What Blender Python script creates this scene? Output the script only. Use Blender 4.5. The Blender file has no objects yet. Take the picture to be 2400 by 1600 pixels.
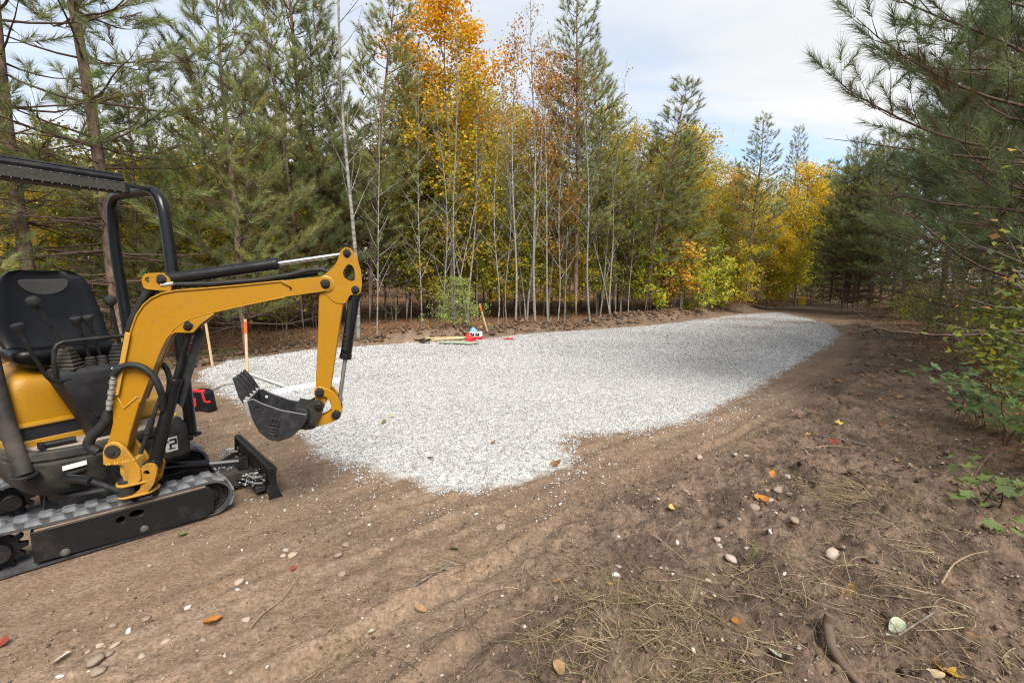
import bpy, math, random
import numpy as np
from mathutils import Vector, Matrix
from mathutils.geometry import tessellate_polygon

# ------------------------------------------------------------------ camera, sky, sun, exposure
sc = bpy.context.scene
R = math.radians
FPX, VH, CAMH = 1080.0, 655.0, 1.6            # focal length and horizon row of the 2400x1600 photograph, eye height
PITCH = math.atan((800 - VH) / FPX)
cam = bpy.data.cameras.new('camera')
cam.sensor_width = 36.0
cam.lens = 36.0 * FPX / 2400.0
cam.clip_start, cam.clip_end = 0.05, 2000
cam_ob = bpy.data.objects.new('camera', cam)
sc.collection.objects.link(cam_ob)
cam_ob.location = (0, 0, CAMH)
cam_ob.rotation_euler = (math.pi / 2 - PITCH, 0, 0)
sc.camera = cam_ob

SUN_AZ, SUN_EL = R(158), R(50)
world = bpy.data.worlds.new('World')
sc.world = world
world.use_nodes = True
wn, wl = world.node_tree.nodes, world.node_tree.links
wn.clear()
w_out = wn.new('ShaderNodeOutputWorld'); w_bg = wn.new('ShaderNodeBackground')
w_sky = wn.new('ShaderNodeTexSky'); w_sky.sky_type = 'NISHITA'; w_sky.sun_disc = False
w_sky.sun_elevation = SUN_EL; w_sky.sun_rotation = SUN_AZ
w_tc = wn.new('ShaderNodeTexCoord'); w_sep = wn.new('ShaderNodeSeparateXYZ')
wl.new(w_tc.outputs['Generated'], w_sep.inputs[0])
def wmath(op, a, b):
    n = wn.new('ShaderNodeMath'); n.operation = op
    for i, s in enumerate((a, b)):
        if isinstance(s, (int, float)): n.inputs[i].default_value = s
        else: wl.new(s, n.inputs[i])
    return n.outputs[0]
zz = wmath('ADD', wmath('MAXIMUM', w_sep.outputs[2], 0.0), 0.16)
cx = wmath('DIVIDE', w_sep.outputs[0], zz); cy = wmath('DIVIDE', w_sep.outputs[1], zz)
w_cmb = wn.new('ShaderNodeCombineXYZ')
wl.new(wmath('ADD', wmath('MULTIPLY', cx, 0.42), 2.35), w_cmb.inputs[0])
wl.new(wmath('ADD', wmath('MULTIPLY', cy, 1.0), 0.9), w_cmb.inputs[1])
w_n1 = wn.new('ShaderNodeTexNoise'); w_n1.inputs['Scale'].default_value = 0.75
w_n1.inputs['Detail'].default_value = 7; w_n1.inputs['Roughness'].default_value = 0.55; w_n1.inputs['Distortion'].default_value = 0.5
wl.new(w_cmb.outputs[0], w_n1.inputs['Vector'])
w_r1 = wn.new('ShaderNodeValToRGB')
w_r1.color_ramp.elements[0].position = 0.36; w_r1.color_ramp.elements[0].color = (0.25, 0.25, 0.25, 1)
w_r1.color_ramp.elements[1].position = 0.56; w_r1.color_ramp.elements[1].color = (1, 1, 1, 1)
wl.new(w_n1.outputs[0], w_r1.inputs[0])
w_n2 = wn.new('ShaderNodeTexNoise'); w_n2.inputs['Scale'].default_value = 1.9; w_n2.inputs['Detail'].default_value = 5
wl.new(w_cmb.outputs[0], w_n2.inputs['Vector'])
w_r2 = wn.new('ShaderNodeValToRGB')
w_r2.color_ramp.elements[0].position = 0.3; w_r2.color_ramp.elements[0].color = (4.5, 4.75, 5.0, 1)
w_r2.color_ramp.elements[1].position = 0.68; w_r2.color_ramp.elements[1].color = (5.6, 5.6, 5.55, 1)
wl.new(w_n2.outputs[0], w_r2.inputs[0])
w_sc = wn.new('ShaderNodeMix'); w_sc.data_type = 'RGBA'; w_sc.blend_type = 'MULTIPLY'; w_sc.inputs[0].default_value = 1.0
wl.new(w_sky.outputs[0], w_sc.inputs[6]); w_sc.inputs[7].default_value = (1.2, 1.4, 1.5, 1)
w_mix = wn.new('ShaderNodeMix'); w_mix.data_type = 'RGBA'
wl.new(w_r1.outputs[0], w_mix.inputs[0]); wl.new(w_sc.outputs[2], w_mix.inputs[6]); wl.new(w_r2.outputs[0], w_mix.inputs[7])
wl.new(w_mix.outputs[2], w_bg.inputs['Color']); w_bg.inputs['Strength'].default_value = 0.1
wl.new(w_bg.outputs[0], w_out.inputs[0])

sun = bpy.data.lights.new('sun', 'SUN'); sun.energy = 4.0; sun.angle = R(32); sun.color = (1.0, 0.95, 0.87)
sun_ob = bpy.data.objects.new('sun', sun); sc.collection.objects.link(sun_ob)
sdir = Vector((math.sin(SUN_AZ) * math.cos(SUN_EL), math.cos(SUN_AZ) * math.cos(SUN_EL), math.sin(SUN_EL)))
sun_ob.rotation_euler = sdir.to_track_quat('Z', 'Y').to_euler()
sun_ob.location = (0, -5, 20)

sc.view_settings.view_transform = 'Standard'; sc.view_settings.look = 'None'
sc.view_settings.gamma = 1.0; sc.view_settings.use_curve_mapping = False
sc.view_settings.exposure = 0.86
sc.cycles.max_bounces = 8; sc.cycles.diffuse_bounces = 5; sc.cycles.glossy_bounces = 2
sc.cycles.transmission_bounces = 5; sc.cycles.transparent_max_bounces = 4
sc.cycles.filter_width = 1.15; sc.cycles.denoising_prefilter = 'NONE'
sc.cycles.caustics_reflective = False; sc.cycles.caustics_refractive = False

# ------------------------------------------------------------------ geometry helpers
def ray(u, v):
    x = (u - 1200) / FPX; y = -(v - 800) / FPX
    return np.array([x, math.cos(PITCH) + y * math.sin(PITCH), -math.sin(PITCH) + y * math.cos(PITCH)])
def G(u, v, z=0.0):
    d = ray(u, v); t = (z - CAMH) / d[2]
    return np.array([0, 0, CAMH]) + d * t
def at_depth(u, depth):                       # ground spot below photo column u at a distance of depth metres ahead
    d = ray(u, VH); t = depth / d[1]
    return float(d[0] * t), depth

class Frame:                                  # x = heading, y = left, z = up
    def __init__(self, origin, az):
        a = R(az); self.o = np.array(origin, float)
        self.x = np.array([math.sin(a), math.cos(a), 0.0]); self.y = np.array([-self.x[1], self.x[0], 0.0])
    def w(self, p):
        p = np.asarray(p, float).reshape(-1, 3)
        return self.o + p[:, :1] * self.x + p[:, 1:2] * self.y + p[:, 2:3] * np.array([0, 0, 1.0])
    def on_y(self, u, v, y):                  # where the sight line through a photo point meets the plane y of this frame
        d = ray(u, v); q = self.o + self.y * y
        t = np.dot(q - np.array([0, 0, CAMH]), self.y) / np.dot(d, self.y)
        P = np.array([0, 0, CAMH]) + d * t - self.o
        return (float(P @ self.x), y, float(P[2]))
    def on_x(self, u, v, x):
        d = ray(u, v); q = self.o + self.x * x
        t = np.dot(q - np.array([0, 0, CAMH]), self.x) / np.dot(d, self.x)
        P = np.array([0, 0, CAMH]) + d * t - self.o
        return (x, float(P @ self.y), float(P[2]))
WORLD = Frame((0, 0, 0), 90)
class Id:
    def w(self, p): return np.asarray(p, float).reshape(-1, 3)
ID = Id()

def unit(v):
    v = np.asarray(v, float); n = np.linalg.norm(v, axis=-1, keepdims=True)
    return v / np.maximum(n, 1e-9)

def link(o, parent=None):
    sc.collection.objects.link(o)
    if parent is not None: o.parent = parent
    return o
def tag(o, label=None, cat=None, group=None, kind=None):
    for k, x in (('label', label), ('category', cat), ('group', group), ('kind', kind)):
        if x: o[k] = x
    return o
def empty(name, loc=(0, 0, 0), rz=0.0, parent=None):
    o = bpy.data.objects.new(name, None); o.empty_display_size = 0.2
    o.location = loc; o.rotation_euler = (0, 0, rz)
    return link(o, parent)

class MB:                                     # collects shapes; build() links them as ONE mesh object
    def __init__(self, frame=ID, origin=(0, 0, 0)):
        self.v = []; self.f = []; self.mi = []; self.n = 0; self.fr = frame; self.org = np.array(origin, float)
    def add(self, verts, faces, m=0):
        verts = self.fr.w(verts) - self.org
        self.v.extend(map(tuple, verts)); k = self.n
        self.f.extend([tuple(i + k for i in fc) for fc in faces]); self.mi.extend([m] * len(faces)); self.n += len(verts)
        return self
    def box(self, c, s, m=0, rot=None):
        h = np.array(s, float) / 2
        p = np.array([[a, b, d] for a in (-1, 1) for b in (-1, 1) for d in (-1, 1)], float) * h
        if rot is not None: p = p @ np.array(rot).T
        return self.add(p + np.array(c, float), [(0, 1, 3, 2), (4, 6, 7, 5), (0, 4, 5, 1), (2, 3, 7, 6), (0, 2, 6, 4), (1, 5, 7, 3)], m)
    def prism(self, poly, y0, y1, m=0, holes=(), plane='xz'):
        loops = [list(poly)] + [list(h) for h in holes]
        tri = tessellate_polygon([[Vector((a, b, 0)) for a, b in lp] for lp in loops])
        flat = [p for lp in loops for p in lp]; n = len(flat)
        def mk(a, b, t):
            return (a, t, b) if plane == 'xz' else ((a, b, t) if plane == 'xy' else (t, a, b))
        vs = [mk(a, b, y0) for a, b in flat] + [mk(a, b, y1) for a, b in flat]
        fs = []
        if not holes:
            fs += [tuple(range(n)), tuple(range(n, 2 * n))[::-1]]
        else:
            fs += [tuple(t) for t in tri] + [tuple(i + n for i in t)[::-1] for t in tri]
        k = 0
        for lp in loops:
            L = len(lp)
            for i in range(L):
                j = (i + 1) % L
                fs.append((k + i, k + j, k + j + n, k + i + n))
            k += L
        return self.add(vs, fs, m)
    def tube(self, path, r, n=10, m=0, caps=True):
        P = np.asarray(path, float); K = len(P)
        rr = np.full(K, r, float) if np.isscalar(r) else np.asarray(r, float)
        T = unit(np.gradient(P, axis=0)); ref = np.array([0, 0, 1.0]) if abs(T[0][2]) < 0.9 else np.array([1.0, 0, 0])
        vs = []; u = unit(np.cross(T[0], ref))
        for i in range(K):
            u = unit(u - T[i] * np.dot(u, T[i])); w = np.cross(T[i], u)
            for k in range(n):
                a = 2 * math.pi * k / n; vs.append(P[i] + rr[i] * (math.cos(a) * u + math.sin(a) * w))
        fs = [(i * n + k, i * n + (k + 1) % n, (i + 1) * n + (k + 1) % n, (i + 1) * n + k) for i in range(K - 1) for k in range(n)]
        if caps: fs += [tuple(range(n))[::-1], tuple(range((K - 1) * n, K * n))]
        return self.add(vs, fs, m)
    def lathe(self, prof, c, axis=(0, 0, 1), n=20, m=0):
        ax = unit(np.array(axis, float)); ref = np.array([0, 0, 1.0]) if abs(ax[2]) < 0.9 else np.array([1.0, 0, 0])
        u = unit(np.cross(ax, ref)); w = np.cross(ax, u); c = np.array(c, float); vs = []
        for r, h in prof:
            for k in range(n):
                a = 2 * math.pi * k / n; vs.append(c + ax * h + r * (math.cos(a) * u + math.sin(a) * w))
        K = len(prof)
        fs = [(i * n + k, i * n + (k + 1) % n, (i + 1) * n + (k + 1) % n, (i + 1) * n + k) for i in range(K - 1) for k in range(n)]
        fs += [tuple(range(n))[::-1], tuple(range((K - 1) * n, K * n))]
        return self.add(vs, fs, m)
    def cyl(self, a, b, r, n=16, m=0):
        return self.tube([a, b], r, n, m)
    def loft(self, rings, m=0, caps=True):
        n = len(rings[0]); vs = [p for rg in rings for p in rg]; K = len(rings)
        fs = [(i * n + k, i * n + (k + 1) % n, (i + 1) * n + (k + 1) % n, (i + 1) * n + k) for i in range(K - 1) for k in range(n)]
        if caps: fs += [tuple(range(n))[::-1], tuple(range((K - 1) * n, K * n))]
        return self.add(vs, fs, m)
    def build(self, name, mats, parent=None, bevel=0.0, sharp=38, seg=2, subsurf=0):
        me = bpy.data.meshes.new(name); me.from_pydata(self.v, [], self.f)
        mats = mats if isinstance(mats, (list, tuple)) else [mats]
        for m in mats: me.materials.append(m)
        me.polygons.foreach_set('material_index', self.mi)
        me.polygons.foreach_set('use_smooth', [True] * len(self.f))
        import bmesh
        bm = bmesh.new(); bm.from_mesh(me); bmesh.ops.recalc_face_normals(bm, faces=bm.faces); bm.to_mesh(me); bm.free()
        me.set_sharp_from_angle(angle=R(sharp)); me.update()
        o = bpy.data.objects.new(name, me); link(o, parent)
        if bevel:
            b = o.modifiers.new('bevel', 'BEVEL'); b.width = bevel; b.segments = seg; b.limit_method = 'ANGLE'; b.angle_limit = R(30)
        if subsurf:
            s = o.modifiers.new('sub', 'SUBSURF'); s.levels = subsurf; s.render_levels = subsurf
        return o

def mesh_np(name, verts, tris=None, quads=None, cols=None, mats=(), smooth=False, mat_idx=None):
    me = bpy.data.meshes.new(name)
    verts = np.asarray(verts, np.float32); me.vertices.add(len(verts)); me.vertices.foreach_set('co', verts.ravel())
    nt = 0 if tris is None else len(tris); nq = 0 if quads is None else len(quads)
    idx = []
    if nt: idx.append(np.asarray(tris, np.int32).ravel())
    if nq: idx.append(np.asarray(quads, np.int32).ravel())
    idx = np.concatenate(idx); me.loops.add(len(idx)); me.loops.foreach_set('vertex_index', idx)
    starts = np.concatenate([np.arange(nt) * 3, nt * 3 + np.arange(nq) * 4]).astype(np.int32)
    me.polygons.add(nt + nq); me.polygons.foreach_set('loop_start', starts)
    try: me.polygons.foreach_set('loop_total', np.concatenate([np.full(nt, 3), np.full(nq, 4)]).astype(np.int32))
    except Exception: pass
    if smooth: me.polygons.foreach_set('use_smooth', np.ones(nt + nq, bool))
    for m in mats: me.materials.append(m)
    if mat_idx is not None: me.polygons.foreach_set('material_index', np.asarray(mat_idx, np.int32))
    if cols is not None:
        c = np.ones((len(verts), 4), np.float32); c[:, :3] = cols
        a = me.color_attributes.new('Col', 'FLOAT_COLOR', 'POINT'); a.data.foreach_set('color', c.ravel())
    me.update(calc_edges=True); me.validate()
    return me

def tubes(paths, radii, n=5):                 # many tubes at once: paths (N,K,3), radii (N,K)
    P = np.asarray(paths, float); N, K, _ = P.shape; rr = np.asarray(radii, float)
    T = unit(np.gradient(P, axis=1)); ref = np.zeros_like(T); ref[..., 2] = 1
    flat = np.abs(T[..., 2]) > 0.93; ref[flat] = (1, 0, 0)
    u = unit(np.cross(T, ref)); w = np.cross(T, u)
    a = 2 * np.pi * np.arange(n) / n
    V = P[:, :, None, :] + rr[:, :, None, None] * (np.cos(a)[None, None, :, None] * u[:, :, None, :] + np.sin(a)[None, None, :, None] * w[:, :, None, :])
    base = (np.arange(N) * K * n)[:, None, None] + (np.arange(K - 1) * n)[None, :, None]
    k = np.arange(n)[None, None, :]; k2 = (np.arange(n) + 1)[None, None, :] % n
    q = np.stack([base + k, base + k2, base + n + k2, base + n + k], -1).reshape(-1, 4)
    return V.reshape(-1, 3), q

# value noise on a lattice
def _hash(ix, iy, seed):
    h = (ix.astype(np.int64) * 374761393 + iy.astype(np.int64) * 668265263 + seed * 1442695041) & 0x7fffffff
    h = ((h ^ (h >> 13)) * 1274126177) & 0x7fffffff
    return ((h ^ (h >> 16)) & 0xffff) / 65535.0
def vnoise(x, y, seed=0):
    x = np.asarray(x, float); y = np.asarray(y, float)
    ix = np.floor(x); iy = np.floor(y); fx = x - ix; fy = y - iy
    fx = fx * fx * (3 - 2 * fx); fy = fy * fy * (3 - 2 * fy)
    a = _hash(ix, iy, seed); b = _hash(ix + 1, iy, seed); c = _hash(ix, iy + 1, seed); d = _hash(ix + 1, iy + 1, seed)
    return (a + (b - a) * fx) * (1 - fy) + (c + (d - c) * fx) * fy
def fbm(x, y, seed=0, oct=4, gain=0.5):
    s = 0; a = 1; t = 0
    for o in range(oct):
        s = s + a * vnoise(x * 2 ** o + 17.3 * o, y * 2 ** o - 9.1 * o, seed + o); t += a; a *= gain
    return s / t
def sstep(a, b, x):
    t = np.clip((np.asarray(x, float) - a) / (b - a), 0, 1); return t * t * (3 - 2 * t)

# ------------------------------------------------------------------ materials
def new_mat(name):
    m = bpy.data.materials.new(name); m.use_nodes = True
    nt = m.node_tree; return m, nt.nodes, nt.links, nt.nodes['Principled BSDF']
def noise_node(n, l, scale, detail=4, rough=0.6, coord='Object', vec=None):
    t = n.new('ShaderNodeTexNoise'); t.inputs['Scale'].default_value = scale
    t.inputs['Detail'].default_value = detail; t.inputs['Roughness'].default_value = rough
    tc = n.new('ShaderNodeTexCoord'); l.new(tc.outputs[coord], t.inputs['Vector']); return t
def ramp(n, l, src, p0, c0, p1, c1):
    r = n.new('ShaderNodeValToRGB'); r.color_ramp.elements[0].position = p0; r.color_ramp.elements[1].position = p1
    r.color_ramp.elements[0].color = (*c0, 1); r.color_ramp.elements[1].color = (*c1, 1); l.new(src, r.inputs[0]); return r
def mix_col(n, l, fac, a, b, blend='MIX'):
    m = n.new('ShaderNodeMix'); m.data_type = 'RGBA'; m.blend_type = blend
    for i, s in ((0, fac), (6, a), (7, b)):
        if isinstance(s, (int, float)): m.inputs[i].default_value = s
        elif isinstance(s, tuple): m.inputs[i].default_value = (*s, 1)
        else: l.new(s, m.inputs[i])
    return m.outputs[2]
def bump(n, l, b, src, strength, dist):
    k = n.new('ShaderNodeBump'); k.inputs['Strength'].default_value = strength; k.inputs['Distance'].default_value = dist
    l.new(src, k.inputs['Height']); l.new(k.outputs[0], b.inputs['Normal'])

def paint_mat(name, col, dirt, rough=0.4, scale=6.0, amt=(0.5, 0.75), metallic=0.0, bumpy=0.0, spec=0.3, dirt_max=0.55, speck=0.0, edge=None):
    m, n, l, b = new_mat(name)
    t = noise_node(n, l, scale, 8, 0.68)
    r = ramp(n, l, t.outputs[0], amt[0], (0, 0, 0), amt[1], (dirt_max,) * 3)
    src = mix_col(n, l, r.outputs[0], col, dirt)
    if speck:                                  # small scuffs and grime spots
        t3 = noise_node(n, l, scale * 5, 6, 0.75); r3 = ramp(n, l, t3.outputs[0], 0.575, (0, 0, 0), 0.70, (speck,) * 3)
        src = mix_col(n, l, r3.outputs[0], src, dirt)
    if edge:                                   # paint rubbed pale along the edges
        ge = n.new('ShaderNodeNewGeometry'); r4 = ramp(n, l, ge.outputs['Pointiness'], 0.54, (0, 0, 0), 0.60, (0.8,) * 3); src = mix_col(n, l, r4.outputs[0], src, edge)
    l.new(src, b.inputs['Base Color'])
    r2 = ramp(n, l, t.outputs[0], amt[0] - 0.1, (rough,) * 3, amt[1], (min(1, rough + 0.35),) * 3)
    l.new(r2.outputs[0], b.inputs['Roughness'])
    b.inputs['Metallic'].default_value = metallic; b.inputs['Specular IOR Level'].default_value = spec
    if bumpy:
        t2 = noise_node(n, l, scale * 14, 4, 0.6); bump(n, l, b, t2.outputs[0], bumpy, 0.002)
    return m
M = {}
M['yellow'] = paint_mat('machine_yellow', (0.305, 0.143, 0.003), (0.15, 0.085, 0.03), 0.40, 9, (0.55, 0.9), bumpy=0.05, speck=0.75, edge=(0.52, 0.33, 0.08))
M['yellow_worn'] = paint_mat('worn_yellow', (0.32, 0.15, 0.008), (0.09, 0.065, 0.04), 0.48, 14, (0.48, 0.68), bumpy=0.1, speck=0.9, edge=(0.52, 0.33, 0.08))
M['black_steel'] = paint_mat('black_steel', (0.010, 0.010, 0.011), (0.06, 0.052, 0.045), 0.40, 8, (0.5, 0.8), bumpy=0.08)
M['black_gloss'] = paint_mat('black_gloss', (0.008, 0.008, 0.009), (0.03, 0.028, 0.026), 0.25, 7, (0.55, 0.85))
M['bucket_steel'] = paint_mat('bucket_steel', (0.020, 0.021, 0.023), (0.08, 0.077, 0.073), 0.42, 22, (0.5, 0.8), metallic=0.25, bumpy=0.1)
M['bright_edge'] = paint_mat('worn_bright_steel', (0.38, 0.38, 0.38), (0.1, 0.1, 0.1), 0.4, 30, (0.45, 0.7), metallic=0.8)
M['plastic'] = paint_mat('dark_plastic', (0.013, 0.0135, 0.015), (0.05, 0.043, 0.036), 0.5, 7, (0.5, 0.85), bumpy=0.12)
M['dusty_black'] = paint_mat('dusty_black', (0.018, 0.0175, 0.017), (0.12, 0.095, 0.073), 0.55, 6, (0.42, 0.75), bumpy=0.1)
M['floor_plate'] = paint_mat('dusty_floor_plate', (0.30, 0.245, 0.2), (0.12, 0.10, 0.085), 0.75, 12, (0.4, 0.65), bumpy=0.1)
M['vinyl'] = paint_mat('seat_vinyl', (0.003, 0.003, 0.0036), (0.008, 0.008, 0.0075), 0.30, 4, (0.5, 0.9), bumpy=0.03, spec=0.2)
M['vinyl_panel'] = paint_mat('seat_panel', (0.045, 0.043, 0.040), (0.06, 0.058, 0.052), 0.6, 30, (0.4, 0.8))
M['chrome'] = paint_mat('chrome_rod', (0.72, 0.72, 0.74), (0.45, 0.44, 0.42), 0.12, 20, (0.6, 0.9), metallic=1.0)
M['rod_dull'] = paint_mat('dull_rod', (0.36, 0.35, 0.33), (0.2, 0.18, 0.15), 0.3, 20, (0.45, 0.8), metallic=0.9)
M['fitting'] = paint_mat('zinc_fitting', (0.42, 0.41, 0.38), (0.2, 0.18, 0.15), 0.4, 25, (0.45, 0.7), metallic=0.8)
M['bolt'] = paint_mat('dull_bolt', (0.13, 0.125, 0.115), (0.07, 0.06, 0.05), 0.45, 25, (0.4, 0.7), metallic=0.5)
M['hose'] = paint_mat('rubber_hose', (0.013, 0.013, 0.013), (0.05, 0.046, 0.04), 0.55, 18, (0.5, 0.8), bumpy=0.15)
M['rubber'] = paint_mat('track_rubber', (0.05, 0.052, 0.056), (0.19, 0.195, 0.20), 0.85, 6, (0.36, 0.66), bumpy=0.25, dirt_max=0.95)
M['rubber_edge'] = paint_mat('track_rubber_edge', (0.035, 0.035, 0.036), (0.13, 0.125, 0.12), 0.8, 8, (0.40, 0.7), bumpy=0.15)
M['frame_dirt'] = paint_mat('track_frame_black', (0.008, 0.008, 0.0085), (0.07, 0.05, 0.038), 0.42, 5, (0.58, 0.85), bumpy=0.06)
M['soil_ledge'] = paint_mat('soil_on_ledge', (0.2, 0.135, 0.09), (0.11, 0.075, 0.05), 0.95, 25, (0.4, 0.65), bumpy=0.4)
M['decal_white'] = paint_mat('decal_white', (0.72, 0.71, 0.66), (0.4, 0.37, 0.32), 0.5, 20, (0.5, 0.8))
M['decal_black'] = paint_mat('decal_black', (0.012, 0.012, 0.012), (0.04, 0.04, 0.04), 0.5, 20)
M['grease'] = paint_mat('dark_grease', (0.02, 0.017, 0.014), (0.06, 0.05, 0.04), 0.6, 30, bumpy=0.3)
M['cap_yellow'] = paint_mat('cap_yellow', (0.75, 0.62, 0.05), (0.5, 0.4, 0.1), 0.5, 20)
M['lens'] = paint_mat('lamp_lens', (0.05, 0.046, 0.038), (0.012, 0.011, 0.010), 0.25, 70, (0.42, 0.58))
M['wood'] = paint_mat('stake_wood', (0.55, 0.40, 0.23), (0.34, 0.23, 0.12), 0.75, 20, (0.45, 0.75), bumpy=0.1)
M['orange'] = paint_mat('marker_orange', (0.78, 0.11, 0.015), (0.55, 0.13, 0.03), 0.6, 25, (0.5, 0.8))
M['red'] = paint_mat('red_plastic', (0.55, 0.022, 0.03), (0.32, 0.03, 0.03), 0.42, 15, (0.5, 0.8))
M['white'] = paint_mat('white_plastic', (0.72, 0.73, 0.73), (0.5, 0.49, 0.46), 0.5, 15, (0.5, 0.8))
M['blue'] = paint_mat('blue_bag', (0.16, 0.36, 0.62), (0.12, 0.25, 0.42), 0.6, 12, (0.45, 0.7))
M['pail'] = paint_mat('yellow_pail', (0.78, 0.5, 0.01), (0.55, 0.34, 0.02), 0.5, 8, (0.5, 0.8))
M['cloth'] = paint_mat('grey_green_cloth', (0.26, 0.29, 0.22), (0.15, 0.17, 0.13), 0.9, 20, (0.4, 0.65), bumpy=0.2)
M['pipe'] = paint_mat('grey_pipe', (0.42, 0.43, 0.42), (0.27, 0.27, 0.26), 0.5, 15, (0.5, 0.8))

def col_mat(name, rough=0.9, trans=0.0, spec=0.25, jitter=0.0, noise=0.0, nscale=40, bmp=0.0, bdist=0.005):
    """colour from the mesh's own 'Col' attribute; trans = share of light let through (leaves)"""
    m, n, l, b = new_mat(name)
    a = n.new('ShaderNodeVertexColor'); a.layer_name = 'Col'; src = a.outputs[0]
    if noise:
        t = noise_node(n, l, nscale, 5, 0.65)
        r = ramp(n, l, t.outputs[0], 0.3, (1 - noise,) * 3, 0.7, (1 + noise,) * 3)
        src = mix_col(n, l, 1.0, src, r.outputs[0], 'MULTIPLY')
        if bmp: bump(n, l, b, t.outputs[0], bmp, bdist)
    if jitter:
        oi = n.new('ShaderNodeObjectInfo'); r = ramp(n, l, oi.outputs['Random'], 0.0, (1 - jitter, 1 - jitter * 0.7, 1 - jitter * 0.3), 1.0, (1 + jitter, 1 + jitter * 0.8, 1 + jitter * 0.3))
        src = mix_col(n, l, 1.0, src, r.outputs[0], 'MULTIPLY')
    l.new(src, b.inputs['Base Color']); b.inputs['Roughness'].default_value = rough; b.inputs['Specular IOR Level'].default_value = spec
    if trans:
        tr = n.new('ShaderNodeBsdfTranslucent'); l.new(src, tr.inputs['Color'])
        mx = n.new('ShaderNodeMixShader'); mx.inputs[0].default_value = trans
        l.new(b.outputs[0], mx.inputs[1]); l.new(tr.outputs[0], mx.inputs[2])
        l.new(mx.outputs[0], n['Material Output'].inputs[0])
    return m
M['needle'] = col_mat('pine_needles', 0.5, 0.38, 0.35, jitter=0.14)
M['leaf'] = col_mat('leaves', 0.55, 0.5, 0.3, jitter=0.08)
M['litter'] = col_mat('leaf_litter', 0.85, 0.12, 0.2)
M['straw'] = col_mat('dry_straw', 0.8, 0.2, 0.2)
M['stone'] = col_mat('stones', 0.8, 0.0, 0.3, noise=0.25, nscale=60, bmp=0.3, bdist=0.002)
M['gravel'] = col_mat('crushed_stone', 0.85, 0.0, 0.25)

def bark_mat(name, c0, c1, sx, bmp):
    m, n, l, b = new_mat(name)
    tc = n.new('ShaderNodeTexCoord'); mp = n.new('ShaderNodeMapping'); mp.inputs['Scale'].default_value = sx
    l.new(tc.outputs['Object'], mp.inputs[0])
    t = n.new('ShaderNodeTexNoise'); t.inputs['Scale'].default_value = 1.0; t.inputs['Detail'].default_value = 7; t.inputs['Roughness'].default_value = 0.7
    l.new(mp.outputs[0], t.inputs['Vector'])
    r = ramp(n, l, t.outputs[0], 0.35, c0, 0.65, c1); l.new(r.outputs[0], b.inputs['Base Color'])
    b.inputs['Roughness'].default_value = 0.9; b.inputs['Specular IOR Level'].default_value = 0.15
    bump(n, l, b, t.outputs[0], bmp, 0.02)
    return m
M['pine_bark'] = bark_mat('pine_bark', (0.07, 0.052, 0.042), (0.25, 0.17, 0.125), (22, 22, 7), 0.7)
M['pine_twig'] = bark_mat('pine_twig', (0.06, 0.042, 0.035), (0.16, 0.105, 0.08), (15, 15, 15), 0.3)
M['birch_bark'] = bark_mat('birch_bark', (0.07, 0.062, 0.055), (0.34, 0.325, 0.29), (5, 5, 24), 0.25)
M['grey_bark'] = bark_mat('grey_bark', (0.09, 0.075, 0.062), (0.24, 0.205, 0.175), (20, 20, 6), 0.4)

# ------------------------------------------------------------------ the lie of the land
PAD_PX = [(700, 1018), (755, 1061), (816, 1087), (888, 1107), (949, 1128), (1030, 1146), (1112, 1152), (1194, 1138), (1255, 1112), (1316, 1092),
          (1335, 1062), (1316, 1036), (1337, 1020), (1429, 1010), (1531, 1003), (1592, 992), (1640, 968), (1690, 945), (1755, 913), (1837, 867), (1898, 832),
          (1949, 801), (1962, 781), (1939, 760), (1888, 745), (1827, 733), (1735, 737), (1633, 750), (1531, 763), (1429, 770), (1327, 777),
          (1225, 784), (1122, 796), (1020, 801), (918, 806), (816, 813), (714, 821), (612, 837), (531, 849), (480, 867), (474, 888), (500, 908), (551, 930), (620, 975)]
PAD = np.array([G(u, v)[:2] for u, v in PAD_PX])
def pad_sdf(x, y):                            # < 0 on the gravel
    x = np.asarray(x, float); y = np.asarray(y, float)
    d2 = np.full(x.shape, 1e9); inside = np.zeros(x.shape, bool); n = len(PAD)
    for i in range(n):
        ax, ay = PAD[i]; bx, by = PAD[(i + 1) % n]
        ex, ey = bx - ax, by - ay; wx, wy = x - ax, y - ay
        t = np.clip((wx * ex + wy * ey) / (ex * ex + ey * ey), 0, 1)
        d2 = np.minimum(d2, (wx - ex * t) ** 2 + (wy - ey * t) ** 2)
        c = ((ay > y) != (by > y)) & (x < (bx - ax) * (y - ay) / (by - ay + 1e-12) + ax)
        inside ^= c
    return np.where(inside, -np.sqrt(d2), np.sqrt(d2))
MC = np.array([-2.75, 2.95, 0.0])             # the digger's slewing centre on the ground
def left_d(x, y): return (x + 5.5) * -0.643 + (y - 8.2) * 0.766      # metres beyond the far gravel edge, into the left wood
def rough_x(y): return np.interp(y, [0, 1.8, 2.9, 4.3, 8.8, 16, 24], [-0.9, -0.33, 0.07, 2.0, 6.4, 11.5, 17.5])
def right_x(y): return np.interp(y, [-2, 1, 2.9, 4.1, 7.1, 12, 23, 45], [1.8, 2.5, 3.15, 4.3, 6.9, 10.2, 18.0, 30])
LANES = [(G(1120, 1215)[:2], G(1585, 1078)[:2], 0.26), (G(1330, 1190)[:2], G(1900, 1000)[:2], 0.26)]
_sa, _ca = math.sin(R(48)), math.cos(R(48))
RUTS = [(float(-G(u, v)[0] * _ca + G(u, v)[1] * _sa), h) for u, v, h in ((250, 1465, 0.026), (520, 1430, 0.022), (640, 1330, 0.020), (760, 1500, 0.030), (960, 1400, 0.026), (1010, 1560, 0.034), (1120, 1480, 0.03), (900, 1250, 0.016))]
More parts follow.
